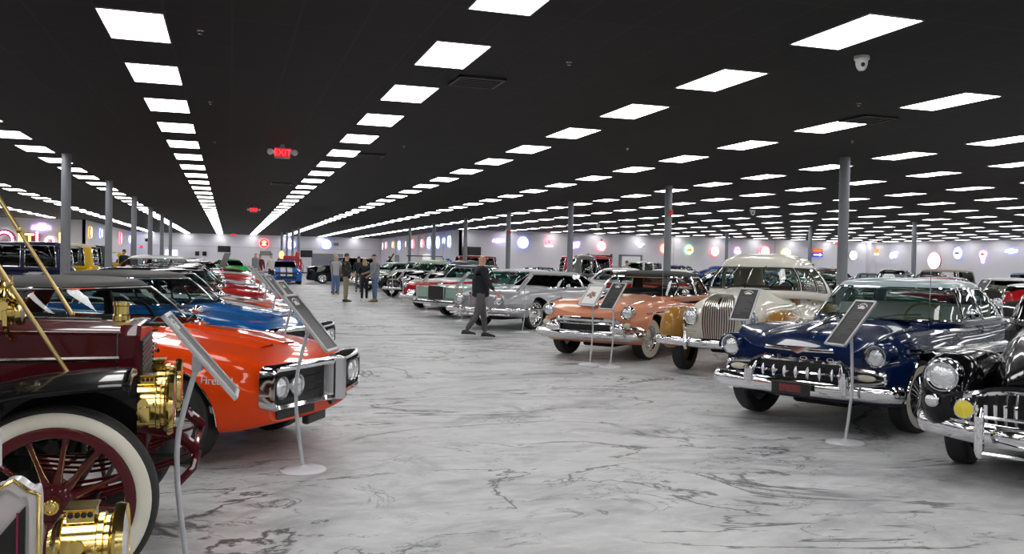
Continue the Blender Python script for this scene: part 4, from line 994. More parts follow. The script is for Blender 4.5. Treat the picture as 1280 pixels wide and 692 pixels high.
def common(c, m, roofm=None, glass=None, **k):
    c.cabin(m, roofm=roofm, glass=glass, **k); c.interior(); c.wheels(); c.gaps((c.tub[0] + .1, lin(c.tub[0], c.tub[1], .72)), 0, 0); c.handles((lin(c.tub[0], c.tub[1], .62),), c.S(-2) - .1)
def oval_mouth(c, w, zt, zb, bars=3, m=CHROME, off=.03, teeth=0, ex=3.2, vert=0):
    X = lambda y: c.nose + off + c.bow(c.nose, y); n = 36; P = []
    for k in range(n):
        a = 2 * PI * k / n; P.append((w * math.copysign(abs(cos(a)) ** (2 / ex), cos(a)), (zt + zb) / 2 + (zt - zb) / 2 * math.copysign(abs(sin(a)) ** (2 / ex), sin(a))))
    MB().tube([(X(y), y, z) for y, z in P], .02, 8, closed=True).build('grille_surround', m, c.root)
    MB().add([(X(y) - .01, y, z) for y, z in P] + [(X(0) - .012, 0, (zt + zb) / 2)], [(i, (i + 1) % n, n) for i in range(n)]).build('grille_recess', BLACKTRIM, c.root, smooth=False)
    b = MB()
    for k in range(bars): z = lin(zb, zt, (k + 1) / (bars + 1)); b.tube([(X(y) + .01, y, z) for y in [lin(-w * .93, w * .93, i / 12) for i in range(13)]], .011, 6)
    for k in range(vert): y = lin(-w * .9, w * .9, (k + .5) / vert); b.tube([(X(y) + .005, y, zb + .02), (X(y) + .015, y, (zt + zb) / 2), (X(y) + .005, y, zt - .02)], .008, 6)
    if b.v: b.build('grille_bars', m, c.root)
def make_fifties(label, loc, h, m, roofm=None, name='fifties_car', two=None, open_top=False, hl=True, group=None, **k):
    c = Car(name, label, loc, h, spec_fifties(**k), group); c.body(m, two=two); common(c, m, roofm, side=((.07, .47), (.50, .88)), open_sides=open_top)
    c.headlight(c.nose - .03, .72, .80, .09, depth=.12); oval_mouth(c, .60, .66, .50); c.bar('front_bumper', .86, .43, .14, .07, off=.1, wrap=.22); c.bar('rear_bumper', .86, .48, .13, .06, x=c.tail, off=.05)
    c.strip('side_trim', (.5, -4.0), lambda x: .76, .013); return c
def fender(c, x0, x1, yc, zc, ry, rz, m, cx, nose=.4):
    # pontoon: rounded nose, tapering tail
    L = x0 - x1; ks = [(x0, yc, zc - .05, .02, .05), (x0 - .03, yc, zc - .04, ry * .45, rz * .42), (x0 - .12, yc, zc - .02, ry * .78, rz * .75), (x0 - .3, yc, zc, ry, rz), (cx, yc, zc + .01, ry, rz), (lin(cx, x1, .5), yc - .02, zc - .04, ry * .85, rz * .82), (x1, yc - .08, zc - .14, ry * .3, rz * .35)]
    c.pod('fender', ks, m, cuts=[(cx, c.sp['r'], c.sp['arch'], c.W(cx) * 0 + yc - ry * .55, yc + ry + .2), (cx, .0, .001, yc, yc + .001)][:1])
def make_forties(label, loc, h, m, roofm=None, name='forties_car', fm=None, grille='teeth', group=None, **k):
    c = Car(name, label, loc, h, spec_forties(**k), group); c.sp['archx'] = (); c.archinfo = c.sp['arch']
    c.body(m); common(c, m, roofm, side=((.10, .42), (.46, .76)), rw=.6)
    fender(c, .78, -1.55, .72, .62, .24, .33, fm or m, 0); fender(c, -2.45, -4.25, .72, .60, .23, .32, fm or m, -c.wb)
    c.headlight(.73, .72, .82, .095, depth=.16, m=m if grille == 'none' else CHROME)
    oval_mouth(c, .42, .80, .45, bars=1, vert=11, ex=2.6, off=.04); c.bar('front_bumper', .88, .42, .12, .06, off=.16, x=.72, wrap=.2); c.bar('rear_bumper', .84, .42, .12, .06, x=c.tail, off=.15)
    b = MB(); b.tube([(.66, 0, .95), (.3, 0, 1.14), (-.4, 0, 1.2), (-.9, 0, 1.215)], .01, 6); b.build('hood_trim', CHROME, c.root); return c
def make_boxy(label, loc, h, m, roofm=None, name='sixties_sedan', two=None, glass=None, group=None, **k):
    c = Car(name, label, loc, h, spec_boxy(**k), group); c.body(m, two=two); common(c, m, roofm, glass)
    for y in (.78, .58): c.headlight(c.nose + .0, y, .68, .08, depth=.03)
    MB().box(c.nose - .02, c.nose + .03, -.45, .45, .55, .80, bev=.02).build('grille', DULLCHROME, c.root)
    c.bar('front_bumper', .94, .46, .16, .08, off=.06); c.bar('rear_bumper', .92, .5, .14, .07, x=c.tail, off=.05); return c
def make_modern(label, loc, h, m, roofm=None, name='modern_car', stripe=None, group=None, **k):
    c = Car(name, label, loc, h, spec_modern(**k), group); c.body(m); common(c, m, roofm, trim=BLACKTRIM)
    for sg in (1, -1):
        b = MB(); b.box(-.03, .03, -.16, .16, -.05, .05, bev=.02); o = b.build('headlight', BLACKTRIM, c.root); o.location = (c.fx(.66) + .005, sg * .66, .67); o.rotation_euler = (0, 0, sg * .25)
        MB().lathe([(.04, .03), (.035, .036), (.003, .04)], 'x', n=16).build('lens', LENS, o)
    MB().box(c.nose - .05, c.nose + .02, -.5, .5, .62, .72, bev=.02).build('grille', BLACKTRIM, c.root); MB().box(c.nose - .1, c.nose + .01, -.6, .6, .3, .48, bev=.04).build('lower_grille', BLACKTRIM, c.root)
    if stripe:
        for y in (-.2, .2):
            b = MB(); R = []
            for i in range(16):
                x = lin(c.nose + .0, -.72, i / 15); hw = .15; R.append([(x + c.bow(x, 0), y + s_, c.zsurf(x, abs(y) + (s_ if y > 0 else -s_)) + .006) for s_ in (-hw, 0, hw)])
            b.rings(R, False); R = [(c.fx(0) + .035, .3), (c.fx(0) + .038, .6)]
            b.box(c.nose + .02, c.nose + .04, y - .15, y + .15, .50, .62); b.box(c.nose - .01, c.nose + .04, y - .15, y + .15, .73, .80); b.build('racing_stripe', stripe, c.root, angle=60)
    return c
def sedan_box(label, loc, h, m, roofm=None, name='vintage_sedan', fm=None, open_top=False, sc=1., top=1.85, group=None, radm=CHROME, wheelm=None, hood=.98):
    """1920s - early 30s upright car"""
    sp = dict(nose=.35, tail=-3.5, wb=2.9, r=.38, track=1.44, tw=.13, bowf=.0, bowr=.02, rnd=.1, crown=.8, low=.98, fc=.5, edge=.03, arch=.42, rim=.72, hub='painted', wheelpaint=wheelm or m,
        W=[(.35, .30), (-.85, .40), (-1.0, .62), (-1.4, .68), (-3.3, .66), (-3.5, .58)], S=[(.35, hood), (-.85, hood + .07), (-1.0, 1.12), (-3.4, 1.12), (-3.5, 1.0)], H=[(.35, hood + .1), (-.85, hood + .17), (-1.0, 1.2), (-3.4, 1.16), (-3.5, 1.04)], B=[(.35, .5), (-3.5, .5)],
        tub=(-1.15, -3.3), tubz=.65, cabin=(-1.02, -1.12, -3.3, -3.42, 1.12, top, .66, .62, .08), nE=8., nf=9., seattop=1.35, glass=GLASSDARK)
    c = Car(name, label, loc, h, sp, group); sp['archx'] = (); c.archinfo = .42; b = c.body(m) if False else None
    c.body(m)
    c.cabin(m, roofm=roofm, side=((.08, .46), (.52, .90)), rw=.5, open_sides=open_top); c.interior(); c.wheels()
    for x0 in (0, -2.9):
        for sg in (1, -1):
            R = []
            for k in range(17):
                a = lin(-.1, PI * .95, k / 16); rr = .44 + .10 * max(0, cos(a)) ** 2 * 0; x = x0 + rr * cos(a) * 1.05; z = .38 + rr * sin(a)
                R.append([(x, sg * (.58 + dy), z + dz) for dy, dz in ((-.04, -.01), (0, .015), (.13, .04), (.26, .0), (.26, -.02), (.13, .02))])
            if x0 == 0: R += [[(lin(-.5, -.9, k / 3), sg * (.58 + dy), lin(.40, .34, k / 3) + dz) for dy, dz in ((-.04, -.01), (0, .015), (.13, .04), (.26, .0), (.26, -.02), (.13, .02))] for k in range(1, 4)]
            MB().rings(R, True, True).build('fender', fm or BLACKTRIM, c.root, angle=60)
    for sg in (1, -1): MB().box(-2.5, -.85, min(sg * .6, sg * .84), max(sg * .6, sg * .84), .32, .36, bev=.01).build('running_board', BLACKTRIM, c.root)
    b = MB(); n = 20; P = [(-.30, .5), (.30, .5), (.33, .8), (.32, hood + .02), (.2, hood + .11), (0, hood + .14), (-.2, hood + .11), (-.32, hood + .02), (-.33, .8)]
    b.rings([[(x, y * f, lin(.8, z, f)) for y, z in P] for x, f in ((.33, 1), (.36, 1.03), (.42, 1.02), (.43, .96), (.40, .88))], True, True); g = b.build('radiator_shell', radm, c.root)
    MB().rings([[(x, y * .86, lin(.8, z, .86)) for y, z in P] for x in (.40, .41)], True, True).build('radiator_core', BLACKTRIM, g)
    c.headlight(.45, .42, .86, .11, depth=.14); c.bar('front_bumper', .75, .45, .06, .03, x=.72, off=.02); MB().tube([(.4, -.44, .8), (.42, 0, .76), (.4, .44, .8)], .015, 6).build('lamp_bar', CHROME, c.root)
    return c
# ------------------------------------------------------------------ cream airflow-style sedan with ochre fenders
CREAM = paint('cream', (.78, .76, .67), rough=.35); OCHRE = paint('ochre', (.36, .18, .035), rough=.35)
sp = dict(nose=.55, tail=-4.4, wb=3.15, r=.38, track=1.46, tw=.19, bowf=.16, bowr=.3, rnd=.22, crown=.70, low=.93, fc=.5, edge=.10, arch=.43, archx=(), hub='painted', wheelpaint=OCHRE,
    W=[(.55, .62), (.35, .69), (0, .72), (-.5, .78), (-1.1, .88), (-1.7, .92), (-3.0, .90), (-3.8, .76), (-4.4, .45)],
    S=[(.55, .93), (.42, 1.0), (.2, 1.06), (-.3, 1.10), (-1.0, 1.13), (-2.9, 1.12), (-3.7, 1.0), (-4.4, .68)],
    H=[(.55, 1.0), (.45, 1.09), (.25, 1.18), (-.1, 1.24), (-.9, 1.30), (-3.0, 1.24), (-3.7, 1.08), (-4.4, .72)],
    B=[(.55, .48), (.2, .36), (-3.5, .34), (-4.4, .45)], tub=(-1.0, -2.95), tubz=.6, cabin=(-.62, -1.15, -2.6, -3.75, 1.22, 1.86, .82, .66, .20, 1.1), nf=3.4, nE=3.6, seattop=1.3, interior=INTTAN, seat=INTTAN, dash=INTTAN, glass=GLASS, bulge=.05)
af = Car('cream_sedan', 'cream rounded sedan with ochre fenders and tall waterfall grille between peach convertible and blue hardtop', (7.34, 11.90), -139.5, sp)
af.archinfo = .43; af.body(CREAM); af.cabin(CREAM, side=((.17, .42), (.46, .70)), ws=.90, rw=.55, tr=.010, trim=BLACKTRIM, t_low=.12, t_hi=.90); af.interior(); af.wheels()
fender(af, .62, -1.35, .80, .66, .20, .33, OCHRE, 0); fender(af, -2.4, -4.2, .82, .66, .17, .32, OCHRE, -3.15)
def afp(y, t):  # waterfall surface, t 0 bottom .. 1 top
    z = lin(.50, 1.17, t); x = .60 - .25 * y * y
    if t > .6:
        xs = .55
        while xs > -.3 and af.zsurf(xs, abs(y)) < z: xs -= .01
        x = min(x, xs + .06); z += .02 * min(1, (t - .6) * 4)
    return (x, y, z)
b = MB(); N = 20; gw = lambda t: .225 + .045 * sin(PI * min(1, t * 1.1)) - .10 * (max(0, t - .82) / .18) ** 2
b.rings([[afp(lin(-gw(t), gw(t), k / 12), t) for k in range(13)] for t in [i / N for i in range(N + 1)]], False); b.build('grille_backing', mat('grille_backing_metal', (.12, .12, .11), .3, .8), af.root)  # plain dark metallic sheet behind the bars
for k in range(15):
    b = MB(); f = lin(-.96, .96, k / 14); P = [afp(gw(i / N) * f, i / N) for i in range(N + 1)]; b.tube([(p[0] + .014, p[1], p[2] + .012) for p in P], .0095, 6); b.build('grille_bar', mat('nickel', (.80, .78, .70), .3, 1.), af.root)
b = MB(); P = [afp(-gw(i / N), i / N) for i in range(N + 1)] + [afp(lin(-gw(1), gw(1), k / 6), 1) for k in range(1, 6)] + [afp(gw(i / N), i / N) for i in range(N, -1, -1)]
b.tube([(p[0] + .01, p[1], p[2]) for p in P], .014, 6, closed=True); b.build('grille_surround', MATS['nickel'], af.root)
b = MB(); b.tube([(.62, 0, .98), (.60, 0, 1.05), (.50, 0, 1.13), (.40, 0, 1.18)], [.012, .03, .022, .008], 8); b.build('grille_badge', CHROME, af.root)
af.headlight(.56, .445, .86, .125, depth=.06, yaw=.22, rx=.86)
for sg in (1, -1):
    for k in range(3): MB().box(-.02, .015, -.09, .09, -.008, .008, bev=.004).build('vent_louvre', MATS['nickel'], af.root, loc=(.60 - .02 * k * 0, sg * .44, .62 + .035 * k))
    for k in range(4): z = .92 + k * .045; y = af.ysurf(-.75, z); o = MB().box(-.3, .3, -.01, .012, -.012, .012, bev=.006).build('hood_louvre', CREAM, af.root, loc=(-.75, sg * y, z)); o.rotation_euler = (0, 0, -sg * .17)
    MB().ball((.66, sg * .30, .52), (.02, .03, .02)).build('marker_lamp', mat('red_lens', (.6, .03, .02), .2, coat=1), af.root)
af.bar('front_bumper', .92, .50, .13, .06, off=.20, x=.62, wrap=.15); af.bar('bumper_rib', .90, .505, .03, .02, off=.26, x=.62)
for sg in (1, -1): MB().tube([(.80, sg * .42, .40), (.85, sg * .42, .5), (.83, sg * .42, .66)], [.025, .035, .02], 10).build('bumper_guard', CHROME, af.root)
af.bar('rear_bumper', .8, .5, .12, .06, x=af.tail, off=.1)
b = MB(); b.tube([(-.58, 0, 1.24), (-.78, 0, 1.42), (-1.02, 0, 1.60)], .014, 6); b.build('windshield_divider', CHROME, af.root)
for y in (.36, -.36): MB().tube([(-1.05, y * .62, 1.645), (-.93, y * .62, 1.60), (-.64, y * 1.35 * .62, 1.40 - .0)], .009, 5).build('wiper', CHROME, af.root)
af.gaps((-1.1, -2.05), 0, 0); af.handles((-1.95, -2.2), 1.02)
# ------------------------------------------------------------------ peach convertible
PEACH = paint('peach', (.80, .34, .20), rough=.3)
sp = spec_fifties(nose=.80, W=[(.80, .85), (.6, .92), (.1, .96), (-1, .97), (-3.2, .96), (-4.2, .9), (-4.5, .8)], S=[(.80, .90), (.6, .965), (0, .99), (-1, .97), (-2.3, .90), (-3.0, .95), (-4.3, .95), (-4.5, .86)],
    H=[(.80, .80), (.6, .93), (.3, 1.0), (-.5, 1.07), (-1.0, 1.08), (-3.3, 1.02), (-4.2, .92), (-4.5, .8)], cabin=(-.92, -1.46, -3.0, -3.55, 1.03, 1.52, .84, .70, .10), ww=(.60, .90), rnd=.13, bowf=.16)
pc = Car('peach_convertible', 'peach convertible with black soft top and wide chrome bumper, behind two placard stands', (6.36, 14.39), -139, sp)
pc.body(PEACH); SOFT = mat('black_canvas_top', (.016, .016, .017), .75, bump=.4, bscale=120)
pc.cabin(PEACH, roofm=SOFT, pillar=SOFT, side=((.03, .50), (.52, .80)), open_sides=True, tr=.016); pc.interior(); pc.wheels(steer=-.12)
pc.headlight(.78, .735, .82, .098, depth=.12); pc.gaps((-1.05, -2.45), 0, 0); pc.handles((-2.3,), .86); pc.mirror(-1.2, .93, 1.14); pc.wipers(1.06)
for sg in (1, -1):
    MB().lathe([(.05, -.03), (.052, .01), (.03, .03), (.004, .035)], 'x', n=18).build('parking_lamp', MATS['clear_lamp'], pc.root, loc=(.82, sg * .76, .61))
    b = MB(); b.tube([(.78, sg * .735, .94), (.2, sg * .78, 1.005)], .012, 6); b.build('fender_trim', CHROME, pc.root)
X = lambda y: pc.nose + pc.bow(pc.nose, y)
b = MB(); b.box(0, .02, -.58, .58, -.12, .12, bev=.01); 
for i, p in enumerate(b.v): b.v[i] = (p[0] + X(p[1]) + .02, p[1], p[2] + .575)
b.build('grille_recess', BLACKTRIM, pc.root)
b = MB(); P = [(X(lin(-.8, .8, k / 20)) + .05, lin(-.8, .8, k / 20), .69 - .12 * max(0, abs(lin(-.8, .8, k / 20)) - .5) / .3) for k in range(21)]
b.tube(P, .035, 8, flat=1.3); b.build('upper_grille_bar', CHROME, pc.root)
MB().tube([(X(y) + .06, y, .62) for y in [lin(-.6, .6, k / 12) for k in range(13)]], .02, 8).build('grille_bar', CHROME, pc.root)
for sg in (1, -1):
    b = MB(); b.ball((X(.6) + .10, sg * .60, .55), (.09, .15, .085), n=20, m=10); b.build('bumper_pod', CHROME, pc.root)
    MB().tube([(X(.7) + .02, sg * .72, .58), (X(.9) - .06, sg * .90, .53), (.55, sg * .99, .50)], [.05, .045, .02], 10).build('bumper_wing', CHROME, pc.root)
pc.bar('front_bumper', .87, .44, .13, .09, off=.13, wrap=.15); pc.bar('bumper_lip', .86, .37, .04, .05, off=.09); pc.bar('rear_bumper', .88, .48, .14, .07, x=pc.tail, off=.05)
MB().box(-.13, .13, -.2, .2, -.01, .014, bev=.008).build('hood_emblem', CHROME, pc.root, loc=(.64, 0, .935)); MB().tube([(.55, 0, .95), (.1, 0, 1.05), (-.1, 0, 1.07)], [.03, .02, .006], 8).build('hood_ornament', CHROME, pc.root)
pc.strip('side_trim', (.4, -2.3), lambda x: .80, .012); pc.arch_lip(PEACH, w=.014)
MB().tube([(-.6, .8, 1.0), (-.62, .8, 1.55)], .004, 5).build('antenna', CHROME, pc.root)
# ------------------------------------------------------------------ black sedan at right edge
BLACKP = paint('gloss_black', (.004, .004, .005), rough=.2)
sp = spec_forties(nose=.72, tail=-4.5, wb=3.2, W=[(.72, .52), (.3, .62), (-.3, .70), (-.9, .80), (-1.4, .90), (-3.0, .90), (-3.8, .76), (-4.5, .50)], S=[(.72, .82), (.3, .96), (-.4, 1.1), (-1.0, 1.13), (-2.8, 1.1), (-3.7, 1.0), (-4.5, .74)],
    H=[(.72, .90), (.3, 1.08), (-.4, 1.2), (-1.0, 1.22), (-2.9, 1.18), (-3.7, 1.08), (-4.5, .78)], cabin=(-1.0, -1.45, -2.7, -3.75, 1.15, 1.68, .78, .62, .16), r=.38, archx=(), trimless=1)
bk = Car('black_sedan', 'glossy black sedan with toothed chrome grille and yellow fog lamp at right edge', (6.40, 5.36), -148, sp); bk.archinfo = .43
bk.body(BLACKP); bk.cabin(BLACKP, side=((.10, .42), (.46, .76)), rw=.6); bk.interior(); bk.wheels()
fender(bk, .80, -1.7, .74, .645, .24, .32, BLACKP, 0); fender(bk, -2.5, -4.5, .74, .64, .23, .32, BLACKP, -3.2)
bk.headlight(.80, .745, .80, .10, depth=.14)
for sg in (1, -1): MB().lathe([(.135, -.12), (.14, -.02), (.125, .03), (.105, .015)], 'x', n=32).build('headlamp_bezel', CHROME, bk.root, loc=(.79, sg * .745, .80)); MB().lathe([(.05, -.04), (.052, .01), (.045, .02), (.03, .03), (.004, .034)], 'x', n=18).build('parking_lamp', CHROME, bk.root, loc=(.84, sg * .80, .61))
X = lambda y: .86 - .35 * y * y
b = MB(); P = [(X(y) - .02, y, .74 - .25 * max(0, abs(y) - .25) ** 1.5 - .1 * y * y) for y in [lin(-.62, .62, k / 24) for k in range(25)]]
b.tube(P, .03, 8, flat=1.2); b.build('grille_hood_bar', CHROME, bk.root)
b = MB(); b.add([(X(p[1]) - .05, p[1], p[2]) for p in P] + [(X(p[1]) - .05, p[1], .44) for p in P], [(i, i + 1, 25 + i + 1, 25 + i) for i in range(24)]); b.build('grille_recess', BLACKTRIM, bk.root, smooth=False)
for k in range(17):
    y = lin(-.56, .56, k / 16); zt = .725 - .25 * max(0, abs(y) - .25) ** 1.5 - .1 * y * y; b = MB(); b.tube([(X(y) - .03, y, .46), (X(y) + .03, y, .52), (X(y) + .045, y, lin(.5, zt, .6)), (X(y) - .01, y, zt)], [.010, .016, .019, .012], 8); b.build('grille_tooth', CHROME, bk.root)
for sg in (1, -1):
    b = MB(); b.lathe([(.05, -.06), (.075, -.03), (.08, .0), (.07, .015)], 'x', n=24); o = b.build('fog_lamp', CHROME, bk.root, loc=(X(.5) + .11, sg * .56, .575)); MB().lathe([(.069, .0), (.066, .018), (.03, .026), (.004, .03)], 'x', n=24).build('lens', AMBER, o)
bk.bar('front_bumper', .89, .40, .16, .08, off=.10, x=.86, wrap=.3); bk.bar('bumper_lip', .88, .475, .03, .05, off=.10, x=.86); bk.bar('rear_bumper', .9, .46, .15, .07, x=bk.tail, off=.1)
for sg in (1, -1): MB().tube([(1.0, sg * .42, .25), (1.03, sg * .42, .30), (1.04, sg * .42, .55), (.99, sg * .42, .60)], [.025, .035, .035, .02], 10).build('bumper_guard', CHROME, bk.root)
for z in (.28, .55): MB().tube([(1.03, y, z) for y in (-.42, 0, .42)], .014, 6).build('guard_bar', CHROME, bk.root)
MB().tube([(.70, 0, 1.0), (.72, 0, 1.10), (.5, 0, 1.16), (.2, 0, 1.18)], [.02, .03, .018, .006], 8).build('hood_ornament', CHROME, bk.root); MB().tube([(.2, 0, 1.15), (-.95, 0, 1.23)], .01, 6).build('hood_trim', CHROME, bk.root)
# ------------------------------------------------------------------ silver coupe
SILVER = paint('silver', (.42, .43, .45), .35, .3)
sp = spec_fifties(nose=1.15, tail=-4.4, wb=3.0, W=[(1.15, .80), (.9, .90), (.3, .97), (-3.0, .97), (-4.2, .9), (-4.4, .8)], S=[(1.15, .80), (.9, .86), (.2, .92), (-1, .94), (-2.2, .92), (-3.0, .98), (-4.2, .9), (-4.4, .8)], H=[(1.15, .84), (.8, .92), (0, 1.0), (-1.0, 1.04), (-3.2, 1.0), (-4.4, .8)],
    B=[(1.15, .40), (.6, .3), (-3.6, .26), (-4.4, .38)], cabin=(-1.0, -1.65, -2.7, -3.4, .98, 1.40, .84, .62, .08), glass=GLASSDARK, seattop=1.08, ww=(.76, .80), rim=.72, bowf=.10)
sv = Car('silver_coupe', 'silver coupe with tinted windows and separate round headlamps, behind the walking man', (6.6, 21.0), -142.5, sp); VG = mat('grey_vinyl_roof', (.36, .36, .37), .55, bump=.2, bscale=200)
sv.body(SILVER); sv.cabin(SILVER, roofm=VG, pillar=VG, side=((.05, .52), (.56, .84))); sv.interior(); sv.wheels()
sv.headlight(1.19, .58, .72, .10, depth=.2, m=SILVER); sv.gaps((-1.05, -2.4), 0, 0); sv.handles((-2.3,), .82); sv.mirror(-1.25, .92, 1.04)
for sg in (1, -1): MB().lathe([(.10, .0), (.122, .0), (.122, .03), (.10, .035), (.10, .0)], 'x', n=28).build('headlamp_ring', CHROME, sv.root, loc=(1.19, sg * .58, .72))
b = MB(); P = [(-.2, .46), (.2, .46), (.22, .88), (0, .93), (-.22, .88)]; b.rings([[(x, y * f, lin(.68, z, f)) for y, z in P] for x, f in ((1.1, 1.05), (1.26, 1.05), (1.27, .95), (1.24, .9))], True, True); g = b.build('grille_shell', CHROME, sv.root)
b = MB(); [b.box(1.24, 1.262, y - .006, y + .006, .5, .87) for y in [lin(-.17, .17, k / 8) for k in range(9)]]; b.build('grille_bars', DULLCHROME, g)
sv.bar('front_bumper', .92, .49, .11, .07, off=.13, wrap=.3); sv.bar('lower_front_bumper', .88, .385, .05, .05, off=.09); sv.bar('rear_bumper', .88, .48, .13, .07, x=sv.tail, off=.05)
for sg in (1, -1): MB().tube([(1.36, sg * .40, .34), (1.39, sg * .40, .48), (1.36, sg * .40, .58)], .028, 8).build('bumper_guard', CHROME, sv.root)
MB().box(1.2, 1.23, -.25, .25, .38, .44).build('turn_lamp_panel', mat('tan_reflector', (.3, .15, .1), .4), sv.root); sv.strip('side_trim', (.7, -4.0), lambda x: .50, .016)
# ------------------------------------------------------------------ mint sedan
MINT = paint('mint', (.30, .42, .37), rough=.35); CREAMROOF = paint('pale_roof', (.6, .62, .6))
sp = spec_boxy(nose=1.1)
mt = Car('mint_sedan', 'mint green sedan with wide grille, between the silver coupe and the red and white car', (6.62, 25.1), -153, sp)
mt.body(MINT); mt.cabin(MINT, roofm=CREAMROOF, glass=GLASSTEAL); mt.interior(INTTEAL); mt.wheels(); mt.gaps((-1.05, -2.4), 0, 0)
b = MB().box(1.10, 1.16, -.34, .34, .53, .90, bev=.01); b.build('grille_shell', CHROME, mt.root); b = MB(); [b.box(1.155, 1.17, -.32, .32, z, z + .008) for z in [lin(.55, .88, k / 14) for k in range(15)]]; [b.box(1.155, 1.17, y, y + .008, .54, .89) for y in [lin(-.31, .30, k / 16) for k in range(17)]]; b.build('grille_mesh', mat('grille_dark', (.06, .06, .065), .3, .6), mt.root)
MB().box(1.158, 1.164, -.31, .31, .545, .885).build('grille_recess', mat('wine_dark', (.05, .03, .035), .4), mt.root)
for sg in (1, -1): MB().box(1.08, 1.13, min(sg * .38, sg * .88), max(sg * .38, sg * .88), .56, .84, bev=.02).build('headlamp_door', MINT, mt.root); MB().box(.98, 1.12, min(sg * .89, sg * .95), max(sg * .89, sg * .95), .56, .90, bev=.02).build('corner_lamp', MATS['clear_lamp'], mt.root)
mt.bar('front_bumper', .95, .46, .13, .10, off=.08, wrap=.2); mt.bar('bumper_strip', .93, .46, .04, .03, m=BLACKTRIM, off=.16); mt.bar('rear_bumper', .92, .5, .14, .07, x=mt.tail, off=.05)
MB().box(1.15, 1.2, -.15, .15, .33, .41, bev=.01).build('licence_plate', WHITE, mt.root, loc=(0, -.35, 0))
# ------------------------------------------------------------------ the rest of the right hand row
RED = paint('red', (.42, .01, .012), rough=.3); DRED = paint('dark_red', (.20, .008, .015), rough=.3); WHITEP = paint('white', (.66, .67, .68), rough=.35)
rw = make_fifties('red and white hardtop with dark mouth grille, beyond the mint sedan', (6.75, 29.3), -141, RED, roofm=paint('midnight', (.02, .03, .09)), name='red_white_hardtop', two=lambda p: p[2] > .93 or p[0] < -2.2 and p[2] > .6, paint2=WHITEP, dash=INTTEAL, seat=INTTEAL, nose=.9, glass=GLASSTEAL)
s_ = paint('sage', (.33, .42, .30), rough=.35)
make_forties('black coupe with dark grey roof, beyond the red and white hardtop', (7.6, 34.0), -145, BLACKP, roofm=mat('grey_roof', (.05, .05, .055), .5, coat=.5), name='black_coupe')
make_forties('black fronted sedan with bright bumper and pale green roof', (7.2, 37.9), -148, BLACKP, roofm=s_, name='black_sedan', glass=GLASSTEAL)
make_forties('tall pale green sedan showing over the black cars', (7.7, 41.8), -148, s_, name='green_sedan')
make_fifties('dark green sedan near the standing group of visitors', (7.4, 46), -148, paint('dark_green', (.02, .06, .035)), name='green_sedan'); make_fifties('pale green fifties car, far in the right row', (7.5, 50.2), -150, paint('pale_green', (.40, .5, .42)), name='fifties_sedan')
# ------------------------------------------------------------------ maroon brass era touring car
MAROON = paint('maroon', (.075, .006, .010), rough=.3); BLK = paint('fender_black', (.006, .006, .007), rough=.25); MAROONW = paint('maroon_wheel', (.085, .008, .012), rough=.4)
br = empty('brass_era_car', (-.76, 5.29, 0), 0, 'maroon brass era touring car with spoked whitewall wheel and brass lamps at left', 'car')
def spoke_wheel(parent, x, y, side, r=.457, spokes=12, wall=WHITEWALL, wm=MAROONW, steer=0, pin=True):
    b = MB(); w = .105; b.rings([[(rr * cos(2 * PI * k / 64), yy, rr * sin(2 * PI * k / 64)) for k in range(64)] for rr, yy in ((.78 * r, -w * .35), (.86 * r, -w * .5), (.95 * r, -w * .42), (r, -w * .16), (r, w * .16), (.95 * r, w * .42), (.86 * r, w * .5), (.78 * r, w * .35))])
    o = b.build('wheel', RUBBER, parent, angle=60); o.location = (x, y, r); o.rotation_euler = (0, 0, (0 if side > 0 else PI) + steer)
    MB().rings([[(rr * cos(2 * PI * k / 64), yy, rr * sin(2 * PI * k / 64)) for k in range(64)] for rr, yy in ((.775 * r, w * .30), (.80 * r, w * .50), (.86 * r, w * .56), (.92 * r, w * .52), (.935 * r, w * .43))]).build('whitewall', wall, o, angle=60)
    MB().rings([[(rr * cos(2 * PI * k / 64), yy, rr * sin(2 * PI * k / 64)) for k in range(64)] for rr, yy in ((.785 * r, -w * .38), (.785 * r, w * .40), (.76 * r, w * .44), (.68 * r, w * .36), (.665 * r, w * .2), (.665 * r, -w * .2), (.68 * r, -w * .36), (.76 * r, -w * .42), (.785 * r, -w * .38))]).build('rim', wm, o, angle=40)
    for k in range(spokes):
        a = 2 * PI * (k + .3) / spokes; e = Vector((cos(a), 0, sin(a))); f = Vector((-sin(a), 0, cos(a))); b = MB(); R = []
        for t, wd in ((.16, .030), (.24, .021), (.34, .014), (.5, .0125), (.62, .015), (.68, .022)):
            c = e * (r * t); R.append([c + f * (wd * cos(q)) + Vector((0, .017 * sin(q), 0)) for q in [2 * PI * i / 8 for i in range(8)]])
        b.rings(R, True, True); s_ = b.build('spoke', wm, o, angle=60)
        if pin:
            b = MB()
            for sg in (1, -1): b.tube([e * (r * t) + f * (wd * sg * .72) + Vector((0, .0135, 0)) for t, wd in ((.22, .022), (.27, .018), (.34, .014), (.5, .0125), (.6, .014))], .0016, 4)
            b.build('pinstripe', BRASS, s_)
    b = MB(); b.lathe([(.19 * r, -.03), (.19 * r, .022), (.17 * r, .03), (.1 * r, .032), (.1 * r, .05)], 'y', n=32); h_ = b.build('hub', wm, o, angle=30)
    b = MB(); 
    for k in range(spokes): a = 2 * PI * k / spokes; b.ball((.15 * r * cos(a), .035, .15 * r * sin(a)), .007, n=8, m=4)
    b.build('hub_bolts', wm, h_)
    MB().lathe([(.085 * r, .04), (.085 * r, .07), (.075 * r, .085), (.06 * r, .088), (.055 * r, .082), (.04 * r, .088), (.003, .09)], 'y', n=28).build('hub_cap', BRASS, h_, angle=25)
    return o
for sd in (1, -1): spoke_wheel(br, 0, .735 * sd, sd)
for sd in (1, -1): spoke_wheel(br, -3.1, .735 * sd, sd)
